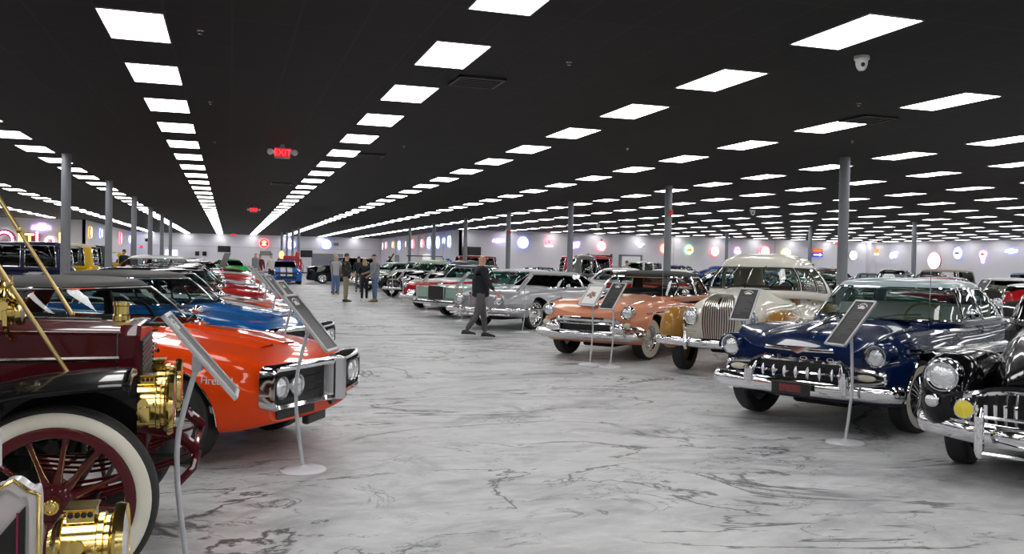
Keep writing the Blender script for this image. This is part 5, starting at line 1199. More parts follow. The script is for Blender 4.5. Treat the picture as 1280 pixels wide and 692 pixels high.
# hood, cowl, radiator
def taper_box(b, x0, x1, w0, w1, z0, z1, t0, t1, rnd=.04):
    R = []
    for i in range(5):
        f = i / 4; x = lin(x0, x1, f); w = lin(w0, w1, f); zb = lin(z0, z1, f); zt = lin(t0, t1, f)
        R.append([(x, -w, zb), (x, -w, zt - rnd), (x, -w + rnd * .4, zt - rnd * .3), (x, -w + rnd, zt), (x, 0, zt + .02), (x, w - rnd, zt), (x, w - rnd * .4, zt - rnd * .3), (x, w, zt - rnd), (x, w, zb)])
    return b.rings(R, True, True)
taper_box(MB(), .24, -1.05, .335, .42, .98, .98, 1.235, 1.27).build('hood', MAROON, br, angle=25)
b = MB(); 
for sg in (1, -1): b.tube([(.24, sg * .338, 1.215), (-1.05, sg * .422, 1.245)], .006, 6); b.tube([(.24, sg * .34, 1.085), (-1.05, sg * .425, 1.085)], .012, 6); b.tube([(.22, sg * .34, 1.06), (.22, sg * .34, 1.21)], .004, 5)
b.tube([(.1, 0, 1.262), (-1.05, 0, 1.293)], .008, 6); b.build('hood_hinge', mat('dark_steel', (.2, .18, .17), .25, .9), br)
b = MB(); P = [(-.35, .50), (-.36, 1.2), (-.3, 1.25), (0, 1.262), (.3, 1.25), (.36, 1.2), (.35, .50)]; b.rings([[(x, y * f, z * g) for y, z in P] for x, f, g in ((.23, 1, 1), (.25, 1.02, 1.003), (.31, 1.02, 1.003), (.33, .98, .997))], True, True); rad_ = b.build('radiator_shell', MAROON, br, angle=30)
b = MB().box(.325, .338, -.30, .30, .55, 1.17); b.build('radiator_core', BLACKTRIM, rad_, smooth=False); b = MB(); [b.box(.336, .344, -.3, .3, z, z + .006) for z in [lin(.56, 1.16, k / 24) for k in range(25)]]; b.build('radiator_fins', mat('fin_metal', (.1, .1, .1), .4, .8), rad_, smooth=False)
b = MB(); b.lathe([(.045, 1.255), (.045, 1.285), (.04, 1.29), (.038, 1.335), (.045, 1.34), (.045, 1.358), (.01, 1.362)], 'z', c=(.20, 0, 0), n=24); b.build('radiator_cap', BRASS, br)
MB().tube([(.33, .15, 1.225), (.42, .15, 1.225)], .012, 8).build('crank_latch', BLACKTRIM, br); MB().tube([(.42, .15, 1.225), (.47, .15, 1.225)], .018, 8).build('latch_knob', BLACKTRIM, br)
# frame and axle
for sg in (1, -1):
    MB().tube([(.62, sg * .38, .60), (.50, sg * .38, .70), (.30, sg * .38, .74), (-.2, sg * .38, .70), (-3.5, sg * .40, .66)], .024, 8, flat=1.3).build('frame_rail', MAROON, br)
    b = MB()
    for k in range(5): b.tube([(lin(.62, -.7, i / 12), sg * .38, .60 - .03 * k * (1 - abs(i / 6 - 1) * .4) - .14 * sin(PI * i / 12)) for i in range(int(k * 1.1), 13 - int(k * 1.1))], .014, 6, flat=.6)
    b.build('leaf_spring', MAROON, br)
    MB().tube([(.62, sg * .38, .60), (.60, sg * .42, .52), (.52, sg * .44, .44)], .02, 8).build('spring_shackle', MAROON, br)
    MB().box(-3.6, .1, min(sg * .42, sg * .46), max(sg * .42, sg * .46), .62, .98, bev=.01).build('side_apron', BLK, br)
MB().tube([(0, -.70, .46), (.0, -.5, .40), (.0, .5, .40), (0, .70, .46)], .032, 10).build('front_axle', MAROON, br); MB().tube([(.14, -.62, .40), (.14, .62, .40)], .014, 8).build('tie_rod', BLACKTRIM, br); MB().tube([(.60, -.38, .56), (.60, .38, .56)], .016, 8).build('front_cross_bar', MAROON, br)
b = MB(); b.box(-1.4, -.2, -.25, .25, .45, .75, bev=.05); b.tube([(-.2, 0, .55), (.5, 0, .5)], .015, 8); b.build('engine_pan', DARK, br)
# fenders : flat top flowing black sheet with rolled edge
for sg in (1, -1):
    P = cr([(.33, 1.02), (.30, 1.045), (.05, 1.03), (-.2, .995), (-.45, .90), (-.7, .72), (-.95, .52), (-1.3, .42)], 5); b = MB()
    b.rings([[(x, sg * y, z + dz) for y, dz in ((.50, -.008), (.52, .02), (.66, .030), (.80, .02), (.88, -.02), (.885, -.05), (.875, -.05), (.86, -.03), (.66, .012), (.52, .0))] for x, z in P], True, True); b.build('fender', BLK, br, angle=50)
    MB().rings([[(x, sg * .50, z), (x, sg * .50, max(.62, z - .32)), (x, sg * .49, max(.62, z - .32)), (x, sg * .49, z)] for x, z in P], True, True).build('fender_apron', BLK, br)
    MB().tube([(x, sg * .88, z - .03) for x, z in P], .011, 6).build('fender_bead', BLK, br)
    MB().box(-2.5, -1.25, min(sg * .5, sg * .88), max(sg * .5, sg * .88), .38, .42, bev=.01).build('running_board', BLK, br)
    P2 = cr([(-2.4, .42), (-2.7, .75), (-3.1, 1.0), (-3.5, .9), (-3.75, .6)], 5); MB().rings([[(x, sg * y, z + dz) for y, dz in ((.50, 0), (.66, .030), (.84, .0), (.84, -.02), (.66, .01), (.50, -.02))] for x, z in P2], True, True).build('fender', BLK, br)
# body tub, seats, wheel
b = MB(); R = [[(x, -w, .70), (x, -w, z - .03), (x, -w + .03, z), (x, w - .03, z), (x, w, z - .03), (x, w, .70)] for x, w, z in ((-1.05, .42, 1.27), (-1.25, .50, 1.30), (-1.5, .56, 1.18), (-2.1, .58, 1.15), (-3.4, .62, 1.25), (-3.6, .58, 1.2))]; b.rings(R, True, True).build('body', MAROON, br)
for x in (-2.15, -3.15):
    MB().box(x - .5, x, -.5, .5, 1.1, 1.3, bev=.06).build('seat', mat('black_leather', (.02, .018, .018), .4), br); MB().box(x - .62, x - .45, -.55, .55, 1.15, 1.65, bev=.07).build('seat_back', MATS['black_leather'], br)
b = MB(); pts = [(-1.55 + .2 * sin(2 * PI * k / 24) * -.7, .25 + .21 * cos(2 * PI * k / 24), 1.48 + .2 * sin(2 * PI * k / 24) * .7) for k in range(24)]; b.tube(pts, .014, 6, closed=True); b.tube([(-1.55, .25, 1.48), (-1.2, .25, 1.15)], .02, 8); b.build('steering_wheel', BLACKTRIM, br)
b = MB(); b.tube([(-1.2, -.52, 1.28), (-1.2, -.52, 1.95), (-1.2, .52, 1.95), (-1.2, .52, 1.28)], .014, 8, closed=True); b.tube([(-1.2, -.52, 1.62), (-1.2, .52, 1.62)], .010, 6); b.build('windshield_frame', BRASS, br)
MB().box(-1.203, -1.197, -.51, .51, 1.29, 1.94).build('windshield_glass', GLASS, br, smooth=False)
# brass stays running down from the folded top
def stay(p0, p1, name='brass_stay'):
    a, c = Vector(p0), Vector(p1); m = a.lerp(c, .60); b = MB(); b.tube([a, m], .013, 10); b.tube([m, c], .0105, 10); b.lathe([(.02, -.03), (.02, .03)], 'z', c=(0, 0, 0), n=10) if False else b.ball(m, .018); b.ball(c, .015); b.build(name, STAYB, br)
stay((-.62, -.57, 2.12), (.03, -.57, 1.035)); stay((-.80, .41, 2.45), (-.09, .30, 1.27))
MB().tube([(-.62, -.57, 2.12), (-.80, .41, 2.45)], .012, 8).build('stay_cross_rod', BRASS, br); b = MB(); b.tube([(-.62, -.57, 2.12), (-1.2, -.52, 1.95)], .010, 8); b.tube([(-.80, .41, 2.45), (-1.2, .52, 1.95)], .010, 8); b.build('top_bow', BRASS, br)
def brass_lamp(parent, x, y, z, r=.145, L_=.22, name='headlamp'):
    b = MB(); b.lathe([(r * .55, -L_), (r * .62, -L_ + .01), (r * .72, -L_ * .92), (r * .86, -L_ * .85), (r * .88, -L_ * .80), (r * .84, -L_ * .78), (r * .84, -L_ * .30), (r * .88, -L_ * .28), (r * .88, -L_ * .2), (r * .8, -L_ * .18), (r * .8, -L_ * .12), (r * 1.08, -L_ * .05), (r * 1.1, 0), (r * 1.05, .02), (r * .98, .012), (r * .98, 0)], 'x', n=40)
    o = b.build(name, BRASS, parent, loc=(x, y, z), angle=25)
    MB().lathe([(r * .97, .0), (r * .9, .012), (r * .5, .022), (.003, .025)], 'x', n=36).build('lens', LENS, o)
    b = MB(); R = []
    for xx in (-L_ * .74, -L_ * .34): R.append([(xx, -.045, r * .6), (xx, -.045, r * .98), (xx, -.03, r * 1.08), (xx, .03, r * 1.08), (xx, .045, r * .98), (xx, .045, r * .6)])
    b.rings(R, True, True); b.box(-L_ * .77, -L_ * .31, -.055, .055, r * 1.07, r * 1.10); c_ = b.build('chimney', BRASS, o, smooth=False)
    b = MB()
    for k in range(4): b.ball((lin(-L_ * .68, -L_ * .40, k / 3), -.044, r * .93), (.009, .006, .009), n=10, m=6)
    b.build('vent_holes', BLACKTRIM, c_); b = MB(); b.tube([(-L_ * .6, -.9 * r * .84, -.02), (-L_ * .6, -r * .92, -.02)], .02, 8); b.lathe([(.022, -r * .98), (.022, -r * .9)], 'y', c=(-L_ * .55, 0, .03), n=14); b.ball((-L_ * .3, -r * .86, .02), .012); b.build('lamp_fittings', BRASS, o)
    for k in (-1, 1): MB().box(-L_ * .62, -L_ * .40, -.006, .006, -.05, .03, bev=.004).build('jewel_frame', BRASS, o, loc=(0, k * r * .86, -.02))
    return o
for sg in (1, -1):
    brass_lamp(br, .48, sg * .37, .845)
    MB().tube([(.34, sg * .39, .70), (.36, sg * .39, .55), (.36, sg * .37, .72)], .016, 8).build('lamp_bracket', MAROON, br); MB().tube([(.30, sg * .38, .70), (.36, sg * .37, .70), (.36, sg * .37, .84)], .02, 8).build('lamp_fork', MAROON, br)
sg = -1
s_ = brass_lamp(br, -.20, sg * .51, 1.335, r=.06, L_=.10, name='side_lamp'); MB().lathe([(.05, .05), (.055, .06), (.035, .09), (.03, .11), (.045, .12), (.02, .15)], 'z', n=20).build('lamp_chimney', BRASS, s_, loc=(-.06, 0, 0)); MB().tube([(-.09, 0, .10), (-.09, 0, .17), (-.03, 0, .17), (-.03, 0, .10)], .006, 6).build('lamp_handle', BRASS, s_)
MB().tube([(-.26, sg * .51, 1.29), (-.26, sg * .46, 1.22), (-.24, sg * .37, 1.18)], .012, 6).build('lamp_arm', BRASS, br)
# ------------------------------------------------------------------ white brass era car in the corner
WHP = paint('vintage_white', (.70, .68, .70), rough=.35); PINK = mat('magenta_line', (.30, .03, .10), .4)
wc = empty('white_vintage_car', (-1.0, 1.95, 0), 0, 'white vintage car with gold edged fender and big brass lamp, cut by lower left corner', 'car')
for sd in (1, -1): spoke_wheel(wc, -.45, .68 * sd, sd, r=.42, wm=WHP, pin=False)
for sd in (1, -1): spoke_wheel(wc, -3.2, .68 * sd, sd, r=.42, wm=WHP, pin=False)
for sg in (1, -1):
    P = cr([(.54, .60), (.543, .9), (.54, 1.005), (.52, 1.012), (.49, 1.035), (.455, 1.025), (.42, .955), (.36, .84), (.28, .76), (.1, .68), (-.3, .62)], 5)
    O_ = [(x, z) for x, z in P]
    b = MB(); b.rings([[(x, sg * .57, z), (x, sg * .64, z), (x - .012, sg * .65, z - .012), (x - .024, sg * .64, z - .012), (x - .02, sg * .57, z - .016)] for x, z in P], True, True); b.build('fender', WHP, wc, angle=50)
    tri = [(.535, .60), (.535, 1.0), (.518, 1.006), (.487, 1.03), (.455, 1.018), (.415, .94), (.35, .83), (.27, .75), (.1, .67), (-.2, .62), (-.2, .60)]; FR = lambda y: (Vector((0, sg * y, 0)), Vector((1, 0, 0)), Vector((0, 0, 1)), Vector((0, 1, 0)))
    MB().prism(tri, .01 * sg, FR(.585)).build('fender_side', WHP, wc, smooth=False)
    dk = [(.512, .60), (.512, .97), (.40, .83), (.29, .70), (.2, .60)]
    MB().prism(dk, .008 * sg, FR(.576)).build('fender_leather', INTBLACK, wc, smooth=False)
    MB().tube([(.495, sg * .574, .6), (.495, sg * .574, .955)], .003, 5).build('pinstripe', PINK, wc); MB().tube([(.545, sg * .569, .6), (.545, sg * .569, 1.0), (.52, sg * .569, 1.012), (.487, sg * .569, 1.04), (.45, sg * .569, 1.02), (.40, sg * .569, .915), (.34, sg * .569, .82), (.25, sg * .569, .745)], .006, 6).build('gold_bead', BRASS, wc)
taper_box(MB(), .30, -.9, .30, .38, .75, .75, 1.20, 1.25, .06).build('hood', WHP, wc); b = MB().box(.30, .36, -.31, .31, .55, 1.24, bev=.03); g = b.build('radiator_shell', BRASS, wc); MB().box(.35, .366, -.26, .26, .60, 1.17).build('radiator_core', BLACKTRIM, g)
MB().box(.30, .52, .18, .33, 1.10, 1.26, bev=.04).build('white_panel', WHP, wc); MB().box(-3.4, -.9, -.6, .6, .6, 1.15, bev=.08).build('body', WHP, wc); MB().box(-1.9, -1.3, -.5, .5, 1.15, 1.6, bev=.08).build('seat_back', MATS['black_leather'], wc); MB().tube([(-.45, -.6, .42), (-.45, .6, .42)], .03, 8).build('front_axle', WHP, wc); MB().tube([(.5, 0, .5), (.5, 0, .52), (.3, 0, .5)], .01, 6)  # white box by the radiator stands in for an unidentified white panel
for sg in (1, -1): MB().box(-3.6, .42, sg * .36 - .03, sg * .36 + .03, .52, .62, bev=.01).build('frame_rail', WHP, wc)
for sg in (1, -1): brass_lamp(wc, .695, sg * .96 if sg > 0 else -.6, .74, r=.115, L_=.19); MB().tube([(.60, (.96 if sg > 0 else -.6), .62), (.5, sg * .6, .62), (.38, sg * .38, .60)], .018, 8).build('lamp_bracket', BRASS, wc)
# ------------------------------------------------------------------ left hand row beyond the orange coupe
BLUE = paint('azure_blue', (.006, .105, .34), rough=.3)
make_firebird('blue_coupe', 'metallic blue coupe with black roof, next behind the orange coupe', (.2, 11.6), -31, BLUE, VINYL)
wo = make_firebird('white_coupe', 'white coupe with orange hood stripe, next behind the blue coupe', (.15, 15.0), -31, WHITEP, BLACKP)
for sg in (1, -1):
    b = MB(); b.rings([[(x, sg * y, wo.zsurf(x, y) + .012) for y in (.06, .2, .36)] for x in [lin(.7, -.85, i / 12) for i in range(13)]], False); b.build('hood_stripe', ORANGE, wo.root); b = MB(); b.ball((.15, sg * .22, wo.zsurf(.15, .22) + .01), (.09, .05, .03)); b.build('hood_scoop', BLACKTRIM, wo.root)
make_firebird('red_coupe', 'glossy red coupe with black roof, fourth along the left row', (.2, 18.5), -31, RED, BLACKP)
make_firebird('dark_red_coupe', 'darker red coupe with black roof, fifth along the left row', (.15, 21.9), -31, paint('crimson', (.30, .008, .02)), BLACKP)
make_firebird('silver_blue_coupe', 'pale silver blue coupe with dark roof, sixth along the left row', (.1, 25.4), -31, paint('silver_blue', (.42, .46, .52), .2), BLACKP)
make_fifties('red fifties hardtop with white roof, standing tallest in the left row', (-.3, 29.2), -31, RED, roofm=WHITEP, name='red_fifties_hardtop', cabin=(-.95, -1.5, -2.85, -3.5, 1.05, 1.62, .84, .66, .09))
make_fifties('bright red fifties car beyond the white roofed one', (0, 33.0), -31, paint('bright_red', (.6, .03, .02)), roofm=WHITEP, name='red_fifties_car')
make_fifties('white car far in the left row', (0, 36.8), -31, WHITEP, name='white_car'); make_firebird('red_coupe', 'small red coupe far in the left row', (0, 40.5), -31, RED, BLACKP)
make_fifties('dark car near the far end of the left row', (0, 44.5), -31, BLACKP, name='black_car')
# cars left of the left pillars
NV = paint('deep_navy', (.012, .014, .05)); OLIVE = paint('olive_green', (.035, .06, .025)); YEL = paint('yellow', (.65, .42, .01)); IVORY = mat('ivory_canvas', (.6, .56, .42), .8)
sedan_box('tall navy blue vintage sedan beyond the black vinyl roof at left', (-8.3, 32.4), 172, NV, top=1.98, name='navy_vintage_sedan')
sedan_box('tall black vintage sedan at the left edge under the bulb letters', (-12.7, 32.4), 175, BLACKP, top=1.95, name='black_vintage_sedan')
sedan_box('vintage yellow car with ivory canvas roof behind the navy sedan', (-8.2, 37.5), 172, YEL, roofm=IVORY, top=2.0, name='yellow_vintage_car', open_top=True)
sedan_box('olive green vintage van between two left pillars', (-8.9, 47.8), 172, OLIVE, top=2.05, name='green_vintage_van')
sedan_box('cream and yellow vintage roadster beyond the green van', (-8.8, 53.5), 172, YEL, roofm=IVORY, top=1.8, name='vintage_roadster', open_top=True)
for (x, y, h, mm, t, l) in ((-9.4, 14.5, 150, BLACKP, 1.5, 'black car parked back to back with the orange coupe'), (-9.4, 19.0, 150, BLACKP, 1.5, 'black car parked behind the white coupe'), (-9.4, 23.5, 150, DRED, 1.5, 'dark red car parked behind the red coupes at left')):
    make_fifties(l, (x, y), h, mm, roofm=BLACKP, name='fifties_car')
# ------------------------------------------------------------------ far end of the aisle
CB = paint('sport_blue', (.02, .13, .50)); ST = paint('stripe_white', (.75, .75, .75))
make_modern('bright blue modern coupe with white racing stripes facing the camera', (3.35, 56.2), -92, CB, name='blue_modern_coupe', stripe=ST)
make_modern('tall black modern car standing sideways right of the blue striped coupe', (5.7, 58.2), 178, BLACKP, name='black_modern_car', S=[(.95, 1.0), (.4, 1.1), (-1, 1.12), (-3, 1.15), (-4.0, 1.1)], H=[(.95, 1.02), (.4, 1.14), (-.8, 1.2), (-3.4, 1.2), (-4.0, 1.12)], cabin=(-.5, -1.0, -3.3, -3.8, 1.15, 1.72, .86, .72, .07), tub=(-.7, -3.4))
make_modern('black low car sideways behind the standing visitors', (12.0, 61.0), 172, BLACKP, name='black_modern_coupe')
make_modern('second black car behind the blue striped coupe at its right', (6.2, 62.6), 178, BLACKP, name='black_modern_coupe')
make_modern('green sports car at the far end, left of the blue coupe', (1.0, 61.5), -60, paint('green', (.03, .36, .07)), name='green_sports_car')
make_modern('black low car behind the green sports car', (-.6, 68.5), -10, BLACKP, name='black_modern_coupe')
r2 = make_modern('red car with raised grey hood near the far left end', (-.1, 50.5), -30, paint('bright_red', (.6, .03, .02)), name='red_modern_car')
b = MB(); b.rings([[(-.3 + .35 * t, y, 1.0 + .8 * t) for y in (-.3, 0, .3)] + [(-.34 + .35 * t, y, 1.0 + .8 * t) for y in (.3, 0, -.3)] for t in (0, .5, 1)], True, True); b.build('raised_hood', paint('grey_hood', (.2, .24, .26)), r2.root)
r3 = make_modern('black car with a raised door behind the visitors', (8.2, 54.4), -160, BLACKP, name='black_sports_car')
b = MB(); b.rings([[(-1.2 - 1.1 * t, -.9 - .15 * t, .9 + 1.2 * t * .9), (-1.4 - .9 * t, -.95 - .15 * t, .8 + 1.25 * t), (-1.6 - .7 * t, -.9 - .1 * t, .9 + 1.1 * t)] for t in (0, .5, 1)], True, True); b.build('raised_door', BLACKP, r3.root)
# gas pumps
PR = mat('pump_red', (.5, .015, .02), .35, coat=.6); GLB_ = glow('globe_orange', (1, .45, .12), 3.)
for x, y, l in ((3.6, 66.0, 'red antique gas pump with glowing globe, left of two'), (4.75, 66.6, 'red antique gas pump, right of two at the far end')):
    r = empty('gas_pump', (x, y, 0), 0, l, 'gas pump', 'red gas pumps'); MB().box(-.32, .32, -.25, .25, 0, 1.55, bev=.05).build('cabinet', PR, r); MB().lathe([(.2, -.28), (.2, -.25), (.01, -.25)], 'y', c=(0, 0, 1.2), n=24).build('dial', WHITE, r)
    MB().lathe([(.08, 1.55), (.1, 1.62), (.14, 1.68), (.16, 1.85), (.1, 2.05), (.02, 2.1)], 'z', n=24).build('globe', GLB_ if x < 4 else PR, r); MB().tube([(.33, 0, 1.3), (.45, -.05, 1.0), (.42, -.1, .5), (.34, -.1, .9)], .02, 8).build('hose', BLACKTRIM, r)
r = empty('tool_chest', (4.15, 64.8, 0), 0, 'wide red tool chest between the gas pumps', 'tool chest'); MB().box(-.5, .6, -.3, .3, .0, 1.75, bev=.03).build('cabinet', PR, r)
for z in (.3, .6, .9, 1.2, 1.5): o = MB().box(-.46, .56, -.32, -.3, z - .12, z + .12, bev=.008).build('drawer', PR, r); MB().box(-.2, .3, -.345, -.32, z + .06, z + .08).build('handle', CHROME, o)
# ------------------------------------------------------------------ placard stands
stand(-.17, 4.73, 1, 'silver placard stand nearest the camera beside the brass lamps', h=1.12, turn=-.04)
stand(.56, 6.89, 1, 'silver placard stand in front of the orange coupe', h=1.13, turn=-.42)
for i, l in enumerate(('blue coupe', 'white coupe with orange stripe', 'glossy red coupe', 'darker red coupe', 'silver blue coupe', 'white roofed red hardtop')): stand(.66, (10.25, 13.62, 17.1, 20.5, 24.0, 27.7)[i], 1, 'silver placard stand in front of the ' + l, h=1.15, turn=-.35)
for x, y, l, k in ((5.49, 6.89, 'silver placard stand in front of the blue hardtop', {}), (6.58, 10.36, 'placard stand in front of the cream sedan', dict(turn=.62)), (5.54, 13.16, 'stand with white picture board in front of the peach convertible', dict(white=True, turn=.45)), (5.74, 12.80, 'black placard stand right of the white picture board', dict(turn=.45)),
    (6.5, 19.5, 'placard stand beside the front wheel of the silver coupe', {}), (5.93, 22.98, 'placard stand in front of the mint sedan', {}), (5.9, 27.3, 'placard stand in front of the red and white hardtop', {}), (6.3, 35.9, 'thin placard stand in front of the black sedans', {}), (6.0, 32.0, 'placard stand in front of the black coupe', {})): stand(x, y, -1, l, **k)
# ------------------------------------------------------------------ cars beyond the right hand pillars
GREYT = paint('truck_grey', (.14, .135, .13)); TAN = mat('tan_canvas', (.36, .29, .19), .8); BURG = paint('burgundy', (.16, .006, .012)); GREENV = paint('military_green', (.16, .16, .09)); BLUEV = paint('royal_blue', (.02, .05, .30)); BROWN = paint('brown', (.08, .05, .04)); CREAMP = paint('butter_cream', (.62, .56, .38))
sedan_box('maroon vintage sedan with black front, beyond a pillar behind the walking man', (15.8, 49.6), 2, BURG, top=1.97, name='maroon_vintage_sedan')
make_forties('grey pickup truck cab behind the silver coupe', (15.9, 34.2), -6, GREYT, name='grey_pickup', cabin=(-1.0, -1.38, -2.2, -2.5, 1.18, 2.0, .78, .66, .16))
sedan_box('bright red vintage truck directly behind the grey pickup', (17.9, 38.0), 0, paint('rose_red', (.5, .01, .04)), top=2.0, name='red_vintage_truck')
make_boxy('dark car with pale trim roofs seen over the silver coupe', (17.2, 41.8), -30, paint('ink', (.02, .02, .06)), roofm=paint('midnight', (.02, .03, .09)))
make_fifties('black and chrome fifties car right behind the peach convertible', (16.2, 22.0), -35, BLACKP); make_fifties('red and white fifties car seen through the peach convertible', (16.3, 26.2), -35, RED, roofm=WHITEP)
make_forties('dark brown forties car right of the peach convertible', (20.4, 28.0), -150, BROWN, name='brown_forties_car'); make_fifties('blue fifties car whose roof shows over the peach convertible', (20.5, 33.0), -150, BLUEV)
sedan_box('cream vintage car beyond the peach convertible', (25.6, 39.0), -150, CREAMP, top=1.72, name='cream_vintage_car')
make_forties('black forties car behind the cream sedan', (25.3, 30.0), -150, BLACKP); make_fifties('dark fifties car behind the pillar by the cream sedan', (16.0, 18.0), -35, paint('dark_green', (.02, .06, .035)))
sedan_box('long tan roofed touring car above the pale blue roof', (30.6, 34.2), 178, GREENV, roofm=TAN, top=1.70, name='tan_touring_car', open_top=True)
sedan_box('vintage car with blue canvas roof near the right wall', (35.2, 29.4), -150, BLACKP, roofm=mat('blue_canvas', (.04, .10, .35), .7), top=1.62, name='blue_roofed_vintage_car', open_top=True)
sedan_box('vintage car with grey blue roof beside the blue roofed one', (37.0, 34.0), -150, GREENV, roofm=mat('greyblue_canvas', (.2, .24, .4), .7), top=1.62, name='vintage_touring_car', open_top=True)
wv = sedan_box('open olive vintage car with white slanted windshield panel', (22.6, 21.6), -150, GREENV, roofm=WHITEP, top=1.45, name='olive_vintage_car', open_top=True)
sedan_box('red bodied vintage car just right of the pale blue roof', (18.6, 17.0), -150, RED, roofm=WHITEP, fm=BLACKP, top=1.35, name='red_vintage_car', open_top=True, hood=.8)
sedan_box('tan touring car at the right edge', (30.0, 26.0), -150, mat('tan_paint', (.35, .28, .18), .4, coat=.6), roofm=TAN, top=1.5, name='tan_touring_car', open_top=True)
sedan_box('brown touring car far at the right edge', (31.0, 22.5), -150, BROWN, roofm=TAN, top=1.55, name='brown_touring_car', open_top=True)
stand(16.2, 15.9, -1, 'small placard stand in front of the red vintage car at right', h=1.25)
protos = {}
rows = [(16.2, -33, [30.0, 54.0]), (21.5, -150, [13.5, 23.5, 37.5, 42, 46.5, 51, 55.5]), (28.5, -33, [17.5, 22, 38, 44, 49, 54]), (36.5, -150, [21, 26, 35, 40, 45, 50, 55]), (44.0, -33, [30, 35, 40, 45, 50, 55])]
cols = [('white', WHITEP), ('black', BLACKP), ('dark red', DRED), ('navy', NV), ('pale green', MATS['paint_pale_green']), ('brown', BROWN), ('silver', SILVER), ('cream', CREAMP), ('blue', BLUEV)]
k = 0
for ri, (x, h, ys) in enumerate(rows):
    for j, y in enumerate(ys):
        if clash(x, y, rad(h), .95, -4.7): continue
        cn, cm = cols[k % len(cols)]; kind = ('fifties', 'vintage', 'forties', 'boxy')[(k * 3 + ri) % 4]
        l = '%s %s car in lane %s beyond the pillars, %s from the camera' % (cn, {'fifties': 'fifties', 'vintage': 'vintage', 'forties': 'forties', 'boxy': 'sixties'}[kind], ['one', 'two', 'three', 'four', 'five'][ri], ['first', 'second', 'third', 'fourth', 'fifth', 'sixth', 'seventh'][j])
        g = 'cars parked across the right hall'
        if kind in protos and k > 8:
            # copies keep the shape, each with its own paint on body and roof
            c = dup(protos[kind], (x, y, 0), rad(h), l, g); PARK.append((l, (x, y, rad(h), .95, -4.7, .95)))
            for ch in KIDS(c):
                if ch.name.startswith(('body', 'roof', 'fender')):
                    ch.data = ch.data.copy(); ch.data.materials[0] = cm
        else:
            f = dict(fifties=make_fifties, vintage=sedan_box, forties=make_forties, boxy=make_boxy)[kind]; c = f(l, (x, y), h, cm, group=g, name='%s_car' % {'fifties': 'fifties', 'vintage': 'vintage', 'forties': 'forties', 'boxy': 'sixties'}[kind]).root; protos.setdefault(kind, c)
        c['category'] = 'car'; k += 1
r = empty('blue_balloon', (14.0, 58.0, 0), 0, 'shiny blue ball on a stand behind a pillar near the side wall', 'ball'); MB().ball((0, 0, 1.45), .33, n=24, m=14).build('ball', BLUEV, r); MB().tube([(0, 0, 0), (0, 0, 1.2)], .03, 8).build('post', STAND, r); MB().lathe([(.25, 0), (.25, .03), (.04, .05)], 'z', n=24).build('base', STAND, r)
r = empty('raised_canopy_frame', (12.3, 57.0, 0), -.2, 'white utility frame with dark rail behind the pale green sedan', 'frame'); MB().box(-1.2, 1.0, -.5, .5, .4, 1.55, bev=.05).build('cabinet', WHITEP, r); MB().tube([(-1.3, -.5, 1.9), (1.0, -.5, 1.9), (1.2, -.5, 1.5)], .035, 8).build('rail', BLACKTRIM, r); MB().tube([(-1.1, -.5, 1.5), (-1.1, -.5, 1.9)], .03, 8).build('post', BLACKTRIM, r); MB().box(-1.1, .9, -.4, .4, 0, .4).build('base', BLACKTRIM, r)
# ------------------------------------------------------------------ people
SKIN = mat('skin', (.55, .31, .22), .5, mottle=.08, bscale=8)
def skinmesh(name, chains, m, parent, sub=1):
    verts = []; edges = []; radii = []; idx = {}
    def vid(p, r):
        k = tuple(round(c, 4) for c in p)
        if k not in idx: idx[k] = len(verts); verts.append(p); radii.append(r)
        return idx[k]
    for ch in chains:
        ids = [vid(p, r) for p, r in ch]
        for a, b in zip(ids, ids[1:]):
            if a != b: edges.append((a, b))
    me = bpy.data.meshes.new(name); me.from_pydata(verts, edges, []); o = bpy.data.objects.new(name, me); COL.objects.link(o); o.parent = parent
    me.materials.append(m)
    md = o.modifiers.new('skin', 'SKIN'); md.use_smooth_shade = True
    ly = me.skin_vertices[0] if me.skin_vertices else None
    if ly is None:
        bpy.context.view_layer.update()
        bm = bmesh.new(); bm.from_mesh(me); bm.verts.layers.skin.verify(); bm.to_mesh(me); bm.free(); ly = me.skin_vertices[0]
    for i, r in enumerate(radii): ly.data[i].radius = r if isinstance(r, tuple) else (r, r)
    ly.data[0].use_root = True
    s2 = o.modifiers.new('sub', 'SUBSURF'); s2.levels = sub; s2.render_levels = sub
    bpy.context.view_layer.update(); bake(o)
    o.data.materials.clear(); o.data.materials.append(m)
    return o
